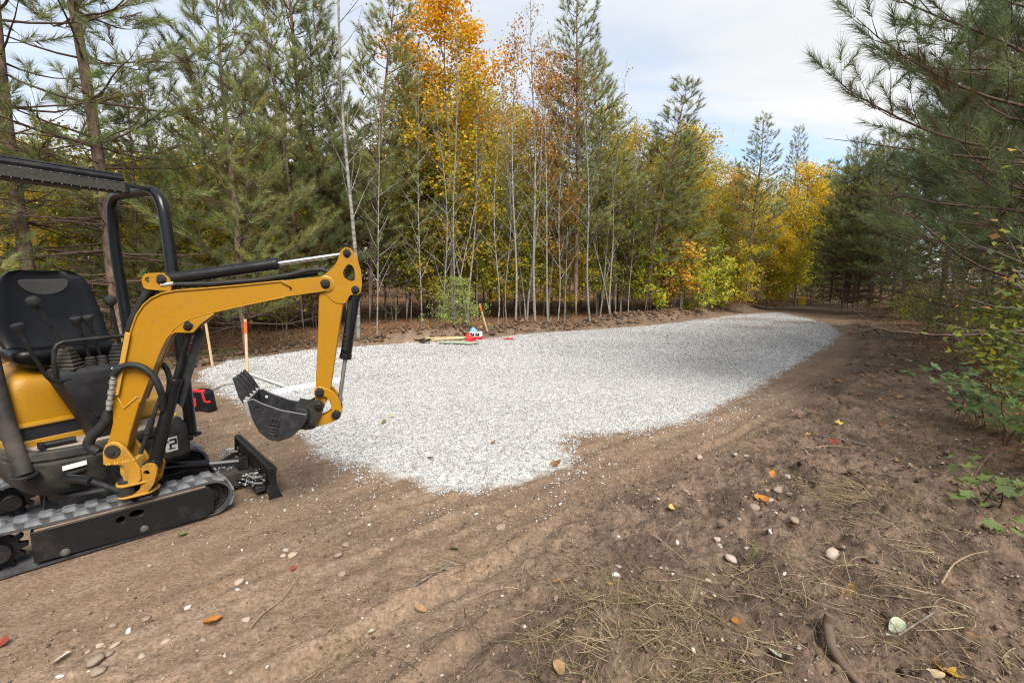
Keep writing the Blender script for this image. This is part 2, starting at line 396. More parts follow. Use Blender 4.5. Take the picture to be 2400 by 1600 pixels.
def zones(x, y):
    s = pad_sdf(x, y); dl = left_d(x, y)
    rough = sstep(-0.25, 0.7, x - rough_x(y) + 0.5 * (fbm(x * 1.3, y * 1.3, 5, 3) - 0.5)) * sstep(0.0, 0.4, s)
    rwood = sstep(-0.4, 0.9, x - right_x(y) + 0.9 * (fbm(x * 0.9, y * 0.9, 6, 3) - 0.5))
    lwood = sstep(0.5, 1.9, dl + 0.8 * (fbm(x * 0.7, y * 0.7, 7, 3) - 0.5)) * sstep(0.3, 1.0, s)
    far = sstep(33, 38, y + 0.0 * x) * sstep(0.4, 2.0, s)
    lwood = np.maximum(lwood, far * (1 - rwood))
    lwood = np.maximum(lwood, sstep(-7.0, -8.2, x))
    return s, dl, rough, rwood, lwood
def hz(x, y, fine=True):
    x = np.asarray(x, float); y = np.asarray(y, float)
    s, dl, rough, rwood, lwood = zones(x, y)
    z = 0.045 * (fbm(x * 0.35, y * 0.35, 1, 3) - 0.5)
    flat = sstep(1.0, 1.9, np.hypot(x - MC[0], y - MC[1]))
    z = z * flat
    berm = np.exp(-((dl - 1.15) / 0.55) ** 2) * sstep(0.1, 0.5, s) * sstep(-7, -3, x) * (x < 14)
    z = z + berm * (0.10 + 0.16 * np.abs(2 * fbm(x * 2.6, y * 2.6, 13, 3) - 1) + 0.30 * fbm(x * 1.1, y * 1.1, 11, 3) * sstep(0.35, 0.6, fbm(x * 0.6, y * 0.6, 12, 2)))
    z = z + 0.22 * sstep(1.2, 5, dl) * lwood + 0.02 * np.clip(dl - 6, 0, 40) * lwood
    z = z + 0.10 * rwood + rough * 0.03
    # the heaped strip in the right foreground
    mx, my = 2.25, 2.35
    z = z + 0.16 * np.exp(-(((x - mx) / 0.55) ** 2 + ((y - my) / 0.75) ** 2)) + 0.12 * np.exp(-(((x - 3.1) / 0.6) ** 2 + ((y - 3.3) / 0.5) ** 2))
    z = z + 0.28 * np.exp(-(((x - 19) / 2.2) ** 2 + ((y - 30) / 1.0) ** 2))
    if fine:
        am = flat * (1 - sstep(0.15, -0.1, s))
        z = z + am * (0.048 * (fbm(x * 5, y * 5, 21, 4, 0.66) - 0.5))
        ca, sa = math.sin(R(48)), math.cos(R(48))                     # smooth drag marks along the digger's travel
        al, ac = x * ca + y * sa, -x * sa + y * ca
        drag = (1 - rough) * (1 - lwood) * am
        z = z + drag * (0.042 * (fbm(al * 1.3, ac * 7.0, 23, 3, 0.55) - 0.5) + 0.016 * (vnoise(al * 2.5, ac * 22, 24) - 0.5))
        for c0, hgt in RUTS:                                          # ridges squeezed up beside the passing tracks
            dd = ac - c0 - 0.05 * (fbm(al * 0.7, c0 + 0 * al, 25, 2) - 0.5)
            z = z + drag * 0.68 * hgt * (np.exp(-(dd / 0.035) ** 2) - 0.8 * np.exp(-((dd + 0.09) / 0.05) ** 2)) * (0.35 + 1.1 * vnoise(al * 2.5, c0 + 0 * al, 26)) * (0.6 + 0.8 * vnoise(x * 11, y * 11, 27))
        cl = fbm(x * 7, y * 7, 31, 4, 0.62); c2 = fbm(x * 19, y * 19, 37, 3, 0.6)
        z = z + rough * (0.055 * np.abs(2 * cl - 1) + 0.05 * (cl - 0.45) + 0.06 * np.abs(2 * c2 - 1) + 0.05 * sstep(0.58, 0.75, fbm(x * 3, y * 3, 41, 3)))
        z = z + (lwood + rwood * 0.6) * 0.05 * (fbm(x * 3, y * 3, 51, 3) - 0.5)
        for a, b, w in LANES:                                         # pressed rows left by the rubber track
            e = b - a; L = np.hypot(*e); e = e / L
            t = (x - a[0]) * e[0] + (y - a[1]) * e[1]; c = -(x - a[0]) * e[1] + (y - a[1]) * e[0]
            wgt = sstep(w, w - 0.05, np.abs(c)) * sstep(-0.1, 0.2, t) * sstep(L + 0.1, L - 0.3, t)
            row = np.where(c > 0, 0.0, 0.5)
            bmp_ = np.sin(2 * np.pi * (t / 0.105 + row)) * np.cos(np.pi * (np.abs(c) - w / 2) / w * 1.6)
            z = z * (1 - 0.5 * wgt) + wgt * (0.020 * np.clip(bmp_, -0.3, 1) * (0.4 + 0.9 * vnoise(x * 4, y * 4, 61)) - 0.008)
        z = z + 0.03 * sstep(0.05, -0.35, s)
        z = z + am * 0.022 * (fbm(x * 20, y * 20, 71, 3, 0.65) - 0.5)
    return z
def hz1(x, y): return float(hz(np.array([x]), np.array([y]))[0])

def axis(lo, hi, fine_lo, fine_hi, d0, grow):
    a = [fine_lo]
    while a[-1] < fine_hi: a.append(a[-1] + d0)
    d = d0; up = [a[-1]]
    while up[-1] < hi: d *= grow; up.append(up[-1] + d)
    d = d0; dn = [fine_lo]
    while dn[-1] > lo: d *= grow; dn.append(dn[-1] - d)
    return np.array(dn[:0:-1] + a + up[1:])
gx = axis(-240, 240, -2.6, 3.4, 0.02, 1.035); gy = axis(-60, 420, 1.1, 4.4, 0.02, 1.028)
X, Y = np.meshgrid(gx, gy); xf, yf = X.ravel(), Y.ravel()
Z = hz(xf, yf)
nxg, nyg = len(gx), len(gy)
ii = np.arange(nyg - 1)[:, None] * nxg + np.arange(nxg - 1)[None, :]
quads = np.stack([ii, ii + 1, ii + nxg + 1, ii + nxg], -1).reshape(-1, 4)
s, dl, rough, rwood, lwood = zones(xf, yf)
def lerp(a, b, t): return a + (b - a) * np.asarray(t)[:, None]
n1 = fbm(xf * 1.1, yf * 1.1, 81, 4); n2 = fbm(xf * 6, yf * 6, 82, 4); n3 = fbm(xf * 30, yf * 30, 83, 2)
tan_ = np.array([0.178, 0.121, 0.081]); dark_ = np.array([0.142, 0.098, 0.072]); moist = np.array([0.062, 0.045, 0.034])
lit_ = np.array([0.175, 0.082, 0.042]); lit2 = np.array([0.10, 0.062, 0.036]); grassy = np.array([0.13, 0.12, 0.05]); stone_ = np.array([0.40, 0.39, 0.37])
col = np.tile(tan_, (len(xf), 1)) * (0.80 + 0.4 * n1)[:, None]
stk = fbm((xf * _sa + yf * _ca) * 0.7, (-xf * _ca + yf * _sa) * 9, 85, 3)
col = lerp(col, np.tile(np.array([0.128, 0.090, 0.063]), (len(xf), 1)), sstep(0.5, 0.68, stk) * 0.4)
col = lerp(col, np.tile(np.array([0.225, 0.166, 0.118]), (len(xf), 1)), sstep(0.5, 0.36, stk) * 0.35)
col = lerp(col, dark_ * (0.75 + 0.5 * n2)[:, None], rough * (0.75 + 0.3 * (n1 - 0.5)))
col = lerp(col, np.tile(moist, (len(xf), 1)), sstep(0.50, 0.60, fbm(xf * 4.5, yf * 4.5, 86, 5, 0.65)) * rough * 0.75)
col = lerp(col, np.tile(moist, (len(xf), 1)), sstep(0.50, 0.62, fbm(xf * 17, yf * 17, 87, 3, 0.6)) * rough * 0.5)
bermw = np.exp(-((dl - 1.1) / 0.7) ** 2) * sstep(0.1, 0.4, s)
col = lerp(col, dark_ * (0.8 + 0.4 * n2)[:, None], np.clip(bermw, 0, 1) * 0.85)
litter_c = lerp(np.tile(lit_, (len(xf), 1)), np.tile(lit2, (len(xf), 1)), sstep(0.35, 0.65, n2))
col = lerp(col, litter_c, lwood * 0.9)
col = lerp(col, litter_c * 0.85, rwood * 0.85)
gr = sstep(0.45, 0.62, fbm(xf * 0.8, yf * 0.8, 91, 3)) * np.maximum(rwood * 0.5, sstep(-6.5, -5.0, -np.abs(xf + 7.5) - 1.2) * sstep(7.2, 8.5, yf) * (yf < 12))
col = lerp(col, grassy * (0.7 + 0.6 * n2)[:, None], gr)
col = lerp(col, stone_ * (0.75 + 0.5 * n3)[:, None], sstep(0.06, -0.10, s + 0.25 * (n2 - 0.5)))
# brown dirt worn through the gravel near its far end
for u, v, rx, ry in ((1735, 748, 1.3, 0.7), (1785, 770, 0.9, 0.5), (1890, 757, 1.2, 0.6)):
    c = G(u, v); w = np.exp(-(((xf - c[0]) / rx) ** 2 + ((yf - c[1]) / ry) ** 2)) * (0.5 + n2)
    col = lerp(col, np.tile(tan_ * 1.05, (len(xf), 1)), np.clip(w, 0, 0.8))
col *= (0.74 + 0.52 * n3)[:, None]
M['ground'] = col_mat('ground_soil', 0.95, 0.0, 0.12, noise=0.42, nscale=55, bmp=1.0, bdist=0.012)
me = mesh_np('ground', np.stack([xf, yf, Z], -1), quads=quads, cols=col, mats=[M['ground']], smooth=True)
ground = link(bpy.data.objects.new('ground', me)); tag(ground, kind='structure')

# ------------------------------------------------------------------ crushed white stone
rng = np.random.default_rng(7)
def rand_rot(n):
    q = unit(rng.normal(size=(n, 4))); w, x, y, z = q.T
    return np.stack([1 - 2 * (y * y + z * z), 2 * (x * y - z * w), 2 * (x * z + y * w), 2 * (x * y + z * w), 1 - 2 * (x * x + z * z), 2 * (y * z - x * w),
                     2 * (x * z - y * w), 2 * (y * z + x * w), 1 - 2 * (x * x + y * y)], -1).reshape(n, 3, 3)
OCT_V = np.array([[1, 0, 0], [-1, 0, 0], [0, 1, 0], [0, -1, 0], [0, 0, 1], [0, 0, -1]], float)
OCT_F = np.array([[0, 2, 4], [2, 1, 4], [1, 3, 4], [3, 0, 4], [2, 0, 5], [1, 2, 5], [3, 1, 5], [0, 3, 5]])
CUBE_V = np.array([[a, b, c] for a in (-1, 1) for b in (-1, 1) for c in (-1, 1)], float) * 0.72
CUBE_Q = np.array([(0, 1, 3, 2), (4, 6, 7, 5), (0, 4, 5, 1), (2, 3, 7, 6), (0, 2, 6, 4), (1, 5, 7, 3)])
def rocks(pos, size, cols, flatten=0.75):
    n = len(pos); V = CUBE_V[None] * (1 + 0.42 * rng.uniform(-1, 1, (n, 8, 3)))
    V = V * (size[:, None, None] * rng.uniform([0.8, 0.55, 0.45], [1.35, 1.0, 0.85], (n, 3))[:, None, :])
    V = np.einsum('nij,nkj->nki', rand_rot(n), V); V[..., 2] *= flatten
    V = V + pos[:, None, :]
    q = (CUBE_Q[None] + (np.arange(n) * 8)[:, None, None]).reshape(-1, 4)
    return V.reshape(-1, 3), q, np.repeat(cols, 8, axis=0)
def chips(pos, size, cols, flatten=0.8):                # eight-sided broken stones
    n = len(pos); V = OCT_V[None] * rng.uniform(0.7, 1.25, (n, 6, 1)) + 0.28 * rng.uniform(-1, 1, (n, 6, 3))
    V = V * (size[:, None, None] * rng.uniform([0.9, 0.7, 0.6], [1.45, 1.1, 1.0], (n, 3))[:, None, :])
    V = np.einsum('nij,nkj->nki', rand_rot(n), V); V[..., 2] *= flatten
    V = V + pos[:, None, :]
    t = (OCT_F[None] + (np.arange(n) * 6)[:, None, None]).reshape(-1, 3)
    return V.reshape(-1, 3), t, np.repeat(cols, 6, axis=0)
lo, hi = PAD.min(0) - 1.2, PAD.max(0) + 0.6
NC = 1000000
cand = rng.uniform(lo, hi, (NC, 2)); area = float(np.prod(hi - lo)); per = NC / area
dist = np.hypot(cand[:, 0], cand[:, 1])
sd = pad_sdf(cand[:, 0], cand[:, 1]); edge_n = fbm(cand[:, 0] * 2.2, cand[:, 1] * 2.2, 101, 3) - 0.5
front = sstep(9.0, 6.0, dist) * (cand[:, 0] > -1.9)
want = np.where(dist < 6.5, 3000.0, np.maximum(3000 * (6.5 / dist) ** 2.0, 300))
cover = sstep(0.10, -0.06, sd + 0.35 * edge_n) + 0.22 * front * sstep(0.75, 0.0, sd) * sstep(0.5, 0.62, fbm(cand[:, 0] * 5, cand[:, 1] * 5, 103, 2)) + 0.022 * front * sstep(1.1, 0.1, sd)
for u, v, rx, ry in ((1735, 748, 1.3, 0.7), (1785, 770, 0.9, 0.5), (1890, 757, 1.2, 0.6)):
    c = G(u, v); cover = cover * (1 - 0.75 * np.exp(-(((cand[:, 0] - c[0]) / rx) ** 2 + ((cand[:, 1] - c[1]) / ry) ** 2)))
keep = rng.uniform(0, 1, NC) < np.clip(cover, 0, 1) * want / per
P2 = cand[keep]; dist = dist[keep]
size = (0.0062 + 0.0075 * rng.random(len(P2)) ** 2.2) * np.clip(dist / 6.5, 1, 1.65)
pos = np.column_stack([P2, hz(P2[:, 0], P2[:, 1]) + size * 0.35])
g = (0.19 + 0.36 * rng.random(len(P2)) ** 0.8) * (0.80 + 0.36 * fbm(P2[:, 0] * 0.9, P2[:, 1] * 0.9, 111, 4)); gc = np.stack([g, g * rng.uniform(0.97, 1.0, len(P2)), g * rng.uniform(0.95, 1.01, len(P2))], -1)
V, q, c = chips(pos, size, gc)
gob = link(bpy.data.objects.new('gravel', mesh_np('gravel', V, tris=q, cols=c, mats=[M['gravel']])))
tag(gob, 'white crushed limestone gravel spread over the parking pad', 'gravel', kind='stuff')
print('gravel stones', len(P2), 'ground quads', len(quads))

# ------------------------------------------------------------------ trees
def bez(p0, d0, L, bend, K, rngl, wob=0.0):
    """a limb of K points from p0 along d0, turned little by little towards bend"""
    pts = [np.array(p0, float)]; d = unit(np.array(d0, float)); st = L / (K - 1)
    for i in range(K - 1):
        pts.append(pts[-1] + d * st)
        d = unit(d + np.array(bend) / (K - 1) + wob * rngl.normal(size=3))
    return np.array(pts)

def needle_tris(pos, dirs, shoot, nl, M_, w, cols, rg, spread=(0.35, 1.0), sag=0.12):
    T = len(pos); d = unit(dirs); ref = np.zeros((T, 3)); ref[:, 2] = 1; ref[np.abs(d[:, 2]) > 0.9] = (1, 0, 0)
    u = unit(np.cross(d, ref)); v = np.cross(d, u)
    a = rg.random((T, M_)); ph = rg.uniform(0, 2 * np.pi, (T, M_)); th = rg.uniform(spread[0], spread[1], (T, M_)) * (1.05 - 0.45 * a)
    base = pos[:, None] + d[:, None] * (a * shoot[:, None])[..., None]
    nd = d[:, None] * np.cos(th)[..., None] + (u[:, None] * np.cos(ph)[..., None] + v[:, None] * np.sin(ph)[..., None]) * np.sin(th)[..., None]
    nd[..., 2] -= sag * rg.random((T, M_)); nd = unit(nd)
    L = nl * rg.uniform(0.7, 1.12, (T, M_))
    tip = base + nd * L[..., None]
    side = unit(np.cross(nd, rg.normal(size=(T, M_, 3)))) * (w / 2)
    V = np.stack([base - side, base + side, tip], 2).reshape(-1, 3)
    c = cols[:, None, :] * rg.uniform(0.78, 1.22, (T, M_))[..., None]
    return V, np.repeat(c.reshape(-1, 3), 3, axis=0)

def make_parts(trunk_paths, twig_sets, leafV, leafC, bark, twig, leafmat, name, tri=True, sides=9):
    V, q = tubes(*trunk_paths, sides)
    meshes = {'trunk': mesh_np(name + '_trunk', V, quads=q, mats=[bark], smooth=True)}
    Vs, qs, k = [], [], 0
    for paths, radii, n in twig_sets:
        if len(paths) == 0: continue
        v, q = tubes(paths, radii, n); Vs.append(v); qs.append(q + k); k += len(v)
    if Vs: meshes['branches'] = mesh_np(name + '_branches', np.concatenate(Vs), quads=np.concatenate(qs), mats=[twig], smooth=True)
    if leafV is not None and len(leafV):
        if tri: meshes['crown'] = mesh_np(name + '_crown', leafV, tris=np.arange(len(leafV)).reshape(-1, 3), cols=leafC, mats=[leafmat])
        else: meshes['crown'] = mesh_np(name + '_crown', leafV, quads=np.arange(len(leafV)).reshape(-1, 4), cols=leafC, mats=[leafmat])
    return meshes

def pine(name, seed, H, base, rad, tr, tier=0.5, per=5, M_=30, nl=0.14, nw=0.006, dead=(0.8, 0), dead_per=4, green=(0.062, 0.092, 0.036), sub=0.24, K=7, taper=0.85, side_bias=None, up=0.35, bigtuft=1.0, brown=0.10):
    rg = np.random.default_rng(seed); g = np.array(green)
    zs = np.linspace(-0.15, H, 14); lean = rg.normal(size=2) * 0.012
    tp = np.stack([lean[0] * zs ** 1.4 + 0.03 * np.sin(zs * 0.8 + seed), lean[1] * zs ** 1.4 + 0.03 * np.cos(zs * 0.7 + seed), zs], -1)
    trr = tr * np.clip(1 - zs / H, 0.03, 1) ** 0.75; trr[0] *= 1.3
    at = lambda z: np.array([np.interp(z, zs, tp[:, 0]), np.interp(z, zs, tp[:, 1]), z])
    main, mr, subp, sr, deadp, dr = [], [], [], [], [], []
    TP, TD, TS, TC = [], [], [], []
    def tuft(p, d, s, old=0.0):
        TP.append(p); TD.append(d); TS.append(s * rg.uniform(0.8, 1.25) * bigtuft)
        c = g * rg.uniform(0.62, 1.4) * np.array([1 + rg.normal() * 0.10, 1, 1 + rg.normal() * 0.12])
        if rg.random() < brown + old: c = np.array([0.15, 0.10, 0.035]) * rg.uniform(0.7, 1.2)
        TC.append(np.clip(c, 0.005, 1))
    z = base
    while z < H - 0.15:
        t = (z - base) / (H - base); Lb = rad * (min(1, 0.45 + t * 3.2)) * (1 - t) ** taper + 0.22
        a0 = rg.uniform(0, 2 * np.pi)
        for k in range(per):
            az = a0 + 2 * np.pi * (k + rg.uniform(-0.3, 0.3)) / per; L = Lb * rg.uniform(0.7, 1.15)
            if side_bias is not None:
                L *= 1 + side_bias[1] * math.cos(az - side_bias[0])
                if L < 0.25: continue
            el = -0.05 + 0.75 * t + rg.normal() * 0.1
            d0 = np.array([math.cos(az) * math.cos(el), math.sin(az) * math.cos(el), math.sin(el)])
            p = bez(at(z + rg.uniform(-0.12, 0.12)), d0, L, (0, 0, up * rg.uniform(0.5, 1.3) + 0.15), K, rg, 0.07)
            main.append(p); mr.append(np.linspace(0.008 + 0.006 * L, 0.003, K))
            ns = max(2, int(L / sub)); tuft(p[-1], p[-1] - p[-2], 0.16)
            for j in range(ns):
                f = 0.28 + 0.70 * (j + rg.random()) / ns; q0 = p[0] * 0; i = min(K - 2, int(f * (K - 1))); fr = f * (K - 1) - i
                q0 = p[i] * (1 - fr) + p[i + 1] * fr; dm = unit(p[i + 1] - p[i])
                sgn = 1 if j % 2 else -1; lat = unit(np.cross(dm, (0, 0, 1.0))) * sgn
                ds = unit(dm * rg.uniform(0.5, 1.0) + lat * rg.uniform(0.5, 1.0) + np.array([0, 0, rg.uniform(-0.1, 0.4)]))
                Ls = (0.18 + 0.36 * L * (1.05 - f)) * rg.uniform(0.6, 1.2)
                ps = bez(q0, ds, Ls, (0, 0, 0.5), 4, rg, 0.06); subp.append(ps); sr.append(np.linspace(0.0065, 0.0025, 4))
                tuft(ps[-1], ps[-1] - ps[-2], 0.15)
                if Ls > 0.22: tuft(ps[2], unit(ps[2] - ps[1]) + 0.8 * sgn * dm + np.array([0, 0, 0.3]), 0.12, 0.08)
                if Ls > 0.40: tuft(ps[1], unit(ps[2] - ps[1]) - 0.8 * sgn * dm + np.array([0, 0, 0.3]), 0.12, 0.15)
        z += tier * rg.uniform(0.8, 1.15)
    tuft(tp[-1], np.array([0, 0, 1.0]), 0.2)
    if dead_per:
        z = dead[0]
        while z < base + 0.8:
            for k in range(dead_per):
                az = rg.uniform(0, 2 * np.pi); L = rad * rg.uniform(0.35, 0.95)
                el = rg.uniform(-0.25, 0.25); d0 = np.array([math.cos(az) * math.cos(el), math.sin(az) * math.cos(el), math.sin(el)])
                p = bez(at(z + rg.uniform(-0.15, 0.15)), d0, L, (0, 0, 0.35), K, rg, 0.09); deadp.append(p); dr.append(np.linspace(0.007 + 0.006 * L, 0.002, K))
                for j in range(int(L / 0.16)):
                    i = rg.integers(1, K - 1); sgn = rg.choice([-1, 1]); dm = unit(p[i] - p[i - 1]); lat = unit(np.cross(dm, (0, 0, 1.0))) * sgn
                    ps = bez(p[i], dm * 0.6 + lat * rg.uniform(0.4, 1) + rg.normal(size=3) * 0.2, rg.uniform(0.15, 0.7), (0, 0, rg.uniform(-0.4, 0.6)), 4, rg, 0.12)
                    subp.append(ps); sr.append(np.linspace(0.004, 0.0015, 4))
            z += 0.42
    V, C = needle_tris(np.array(TP), np.array(TD), np.array(TS), nl, M_, nw, np.array(TC), rg)
    sets = [(np.array(main), np.array(mr), 5), (np.array(subp), np.array(sr), 3)]
    if deadp: sets.append((np.array(deadp), np.array(dr), 4))
    return make_parts((tp[None], trr[None]), sets, V, C, M['pine_bark'], M['pine_twig'], M['needle'], name)

def leaf_quads(pos, size, cols, rg, flat=0.5):
    n = len(pos); nrm = unit(rg.normal(size=(n, 3)) + np.array([0, 0, flat * 2])); u = unit(np.cross(nrm, rg.normal(size=(n, 3)))); v = np.cross(nrm, u)
    s = size * rg.uniform(0.6, 1.25, n)[:, None]
    a = pos - u * s * 0.5; b = pos + v * s * 0.36 + nrm * s * 0.1; c = pos + u * s * 0.6 - nrm * s * 0.12; d = pos - v * s * 0.36 + nrm * s * 0.1
    return np.stack([a, b, c, d], 1).reshape(-1, 3), np.repeat(cols * rg.uniform(0.75, 1.2, n)[:, None], 4, axis=0)

def broadleaf(name, seed, H, base, rad, tr, nleaf, lsize, pal, bark, nb=34, prof='oval', top_pal=None, K=6, el=(0.5, 1.1), stems=1, clump=0.22, wob=0.06, leaf_from=0.0, trunk_wob=0.05):
    rg = np.random.default_rng(seed); zs = np.linspace(-0.1, H, 12); tps, trs = [], []
    for sidx in range(stems):
        le = rg.normal(size=2) * 0.02 * (1 + (stems > 1) * 2.5); ph = rg.uniform(0, 6, 2); hh = H * (1 if sidx == 0 else rg.uniform(0.7, 0.95))
        zz_ = zs * hh / H
        tps.append(np.stack([le[0] * zz_ + trunk_wob * np.sin(zz_ * 0.9 + ph[0]) * np.clip(zz_, 0, 1) + 0.06 * sidx * math.cos(sidx * 2), le[1] * zz_ + trunk_wob * np.cos(zz_ * 0.8 + ph[1]) * np.clip(zz_, 0, 1) + 0.06 * sidx * math.sin(sidx * 2), zz_], -1))
        trs.append(tr * (1 if sidx == 0 else 0.75) * np.clip(1 - zs / H, 0.06, 1) ** 0.8)
    main, mr, subp, sr, tips, tipz = [], [], [], [], [], []
    for k in range(nb):
        tp = tps[k % stems]; t = (k + rg.random()) / nb; z = base + (H * 0.97 - base) * t * tp[-1, 2] / H
        i = np.interp(z, tp[:, 2], np.arange(len(tp))); i0 = min(len(tp) - 2, int(i)); p0 = tp[i0] + (tp[i0 + 1] - tp[i0]) * (i - i0)
        if prof == 'oval': L = rad * (0.45 + 1.6 * t) * (1 - t) ** 0.55 * 1.05 + 0.15
        elif prof == 'cone': L = rad * (1 - t) ** 0.8 + 0.15
        else: L = rad * rg.uniform(0.5, 1.0)
        L *= rg.uniform(0.65, 1.15); az = k * 2.4 + rg.uniform(-0.6, 0.6); e = rg.uniform(*el)
        d0 = np.array([math.cos(az) * math.cos(e), math.sin(az) * math.cos(e), math.sin(e)])
        p = bez(p0, d0, L, (0, 0, rg.uniform(-0.15, 0.5)), K, rg, wob); main.append(p); mr.append(np.linspace(0.005 + 0.006 * L, 0.0025, K))
        tips.append(p[-1]); tips.append(p[-2])
        for j in range(max(2, int(L / 0.28))):
            ii_ = rg.integers(1, K); d = unit(p[ii_] - p[ii_ - 1]) + rg.normal(size=3) * 0.55; Ls = rg.uniform(0.2, 0.55) * (0.4 + 0.5 * L)
            ps = bez(p[ii_], d, Ls, (0, 0, 0.2), 4, rg, 0.1); subp.append(ps); sr.append(np.linspace(0.004, 0.0018, 4)); tips += [ps[-1], ps[2]]
    tips = np.array(tips); V = C = None
    if nleaf:
        tips = tips[tips[:, 2] >= leaf_from]
        pos = tips[rg.integers(0, len(tips), nleaf)] + rg.normal(size=(nleaf, 3)) * clump * np.array([1, 1, 0.75])
        pos[:, 2] = np.maximum(pos[:, 2], 0.08)
        pa = np.array(pal); c = pa[rg.integers(0, len(pa), nleaf)]
        if top_pal is not None:
            tpal = np.array(top_pal); h = pos[:, 2] / H
            side = 0.12 * np.sin(pos[:, 0] * 2 + seed) + 0.12 * np.sin(pos[:, 1] * 2.3)
            w = sstep(0.45, 0.75, h + side)[:, None]; c = c * (1 - w) + tpal[rg.integers(0, len(tpal), nleaf)] * w
        V, C = leaf_quads(pos, lsize, c, rg)
    bk = M[bark]
    return make_parts((np.array(tps), np.array(trs)), [(np.array(main), np.array(mr), 4), (np.array(subp), np.array(sr), 3)], V, C, bk, bk, M['leaf'], name, tri=False, sides=8)

GOLD = [(0.66, 0.42, 0.025), (0.58, 0.38, 0.03), (0.46, 0.36, 0.035), (0.70, 0.46, 0.03)]
YGRN = [(0.40, 0.38, 0.04), (0.30, 0.33, 0.04), (0.50, 0.40, 0.04), (0.22, 0.27, 0.04)]
OLIVE = [(0.22, 0.24, 0.04), (0.32, 0.28, 0.04), (0.16, 0.20, 0.035), (0.42, 0.31, 0.04)]
ORNG = [(0.76, 0.30, 0.015), (0.78, 0.37, 0.02), (0.70, 0.24, 0.015), (0.74, 0.42, 0.02)]
RUST = [(0.52, 0.22, 0.05), (0.58, 0.28, 0.06), (0.46, 0.24, 0.07), (0.62, 0.33, 0.06)]
TANL = [(0.42, 0.26, 0.11), (0.36, 0.19, 0.07), (0.46, 0.32, 0.15)]
LEMON = [(0.70, 0.56, 0.03), (0.62, 0.54, 0.03), (0.52, 0.50, 0.05), (0.74, 0.52, 0.02)]
LIME = [(0.38, 0.46, 0.08), (0.46, 0.50, 0.09), (0.28, 0.37, 0.06)]
DGREEN = [(0.11, 0.16, 0.04), (0.15, 0.20, 0.05), (0.20, 0.23, 0.05)]
LEFTG, RIGHTG = (0.250, 0.268, 0.098), (0.155, 0.190, 0.078)  # needle greens; shade on the right pines is put into their darker colour

TREES = {}
TREES['pine_dead'] = pine('pine_dead', 1, 10.5, 2.9, 2.5, 0.105, M_=78, nl=0.20, nw=0.0068, dead=(0.7, 0), dead_per=7, green=LEFTG, tier=0.62, sub=0.30, bigtuft=1.9, per=4)
TREES['pine_full'] = pine('pine_full', 2, 9.8, 1.0, 2.4, 0.10, M_=74, nl=0.21, nw=0.0080, dead=(0.5, 0), dead_per=4, green=LEFTG, tier=0.56, per=5, up=0.7, sub=0.27, bigtuft=1.9)
TREES['pine_mid'] = pine('pine_mid', 3, 10.5, 2.4, 1.75, 0.085, M_=44, nl=0.20, nw=0.010, dead=(0.6, 0), dead_per=4, green=LEFTG, tier=0.48, per=5, sub=0.22, up=0.6, bigtuft=1.5)
TREES['pine_spire'] = pine('pine_spire', 4, 11.5, 3.0, 1.5, 0.085, M_=30, nl=0.17, nw=0.010, dead=(0.6, 0), dead_per=4, green=LEFTG, tier=0.46, per=5, sub=0.18, up=0.9, taper=0.7)
TREES['pine_far'] = pine('pine_far', 5, 10.0, 1.5, 1.8, 0.085, M_=20, nl=0.18, nw=0.017, dead_per=3, green=LEFTG, tier=0.46, per=6, sub=0.22)
TREES['pine_right'] = pine('pine_right', 6, 9.0, 1.75, 2.8, 0.11, M_=70, nl=0.20, nw=0.0055, dead=(0.4, 0), dead_per=4, green=RIGHTG, tier=0.46, per=6, up=0.75, K=9, brown=0.07, sub=0.21, bigtuft=1.7)
TREES['pine_right_b'] = pine('pine_right_b', 7, 9.5, 1.75, 2.3, 0.10, M_=44, nl=0.20, nw=0.009, dead=(0.5, 0), dead_per=4, green=RIGHTG, tier=0.48, per=6, up=0.7, brown=0.04, sub=0.22, bigtuft=1.5)
TREES['gold_maple'] = broadleaf('gold_maple', 11, 10.6, 1.5, 2.1, 0.07, 17000, 0.105, YGRN + GOLD, 'grey_bark', nb=44, top_pal=ORNG + GOLD, clump=0.2)
TREES['olive_aspen'] = broadleaf('olive_aspen', 12, 9.0, 0.9, 1.8, 0.06, 9000, 0.10, OLIVE + YGRN, 'grey_bark', nb=52, top_pal=GOLD + YGRN, clump=0.24)
TREES['gold_aspen'] = broadleaf('gold_aspen', 32, 9.4, 1.0, 1.8, 0.06, 9500, 0.105, YGRN + GOLD + OLIVE[:2], 'grey_bark', nb=50, top_pal=GOLD + YGRN[:1] + YGRN[2:3], clump=0.22)
TREES['rust_oak'] = broadleaf('rust_oak', 13, 9.6, 1.8, 1.7, 0.06, 8500, 0.10, GOLD + RUST, 'grey_bark', nb=34, top_pal=RUST + TANL, clump=0.2)
TREES['lemon_maple'] = broadleaf('lemon_maple', 14, 7.6, 0.5, 1.9, 0.06, 9500, 0.11, LEMON + YGRN, 'grey_bark', nb=42, top_pal=GOLD + LEMON + ORNG[:1], clump=0.24)
TREES['red_maple'] = broadleaf('red_maple', 15, 8.2, 2.5, 1.1, 0.06, 2400, 0.085, GOLD + ORNG, 'grey_bark', nb=28, top_pal=RUST + [(0.5, 0.13, 0.04)], clump=0.18)
TREES['birch'] = broadleaf('birch', 16, 9.2, 2.2, 1.35, 0.044, 160, 0.06, TANL, 'birch_bark', nb=34, prof='cone', el=(0.75, 1.2), leaf_from=6.0, clump=0.12, wob=0.05)
TREES['birch_leafy'] = broadleaf('birch_leafy', 17, 9.6, 2.2, 1.4, 0.042, 1100, 0.07, TANL + RUST, 'birch_bark', nb=34, prof='cone', el=(0.7, 1.2), leaf_from=6.4, clump=0.13)
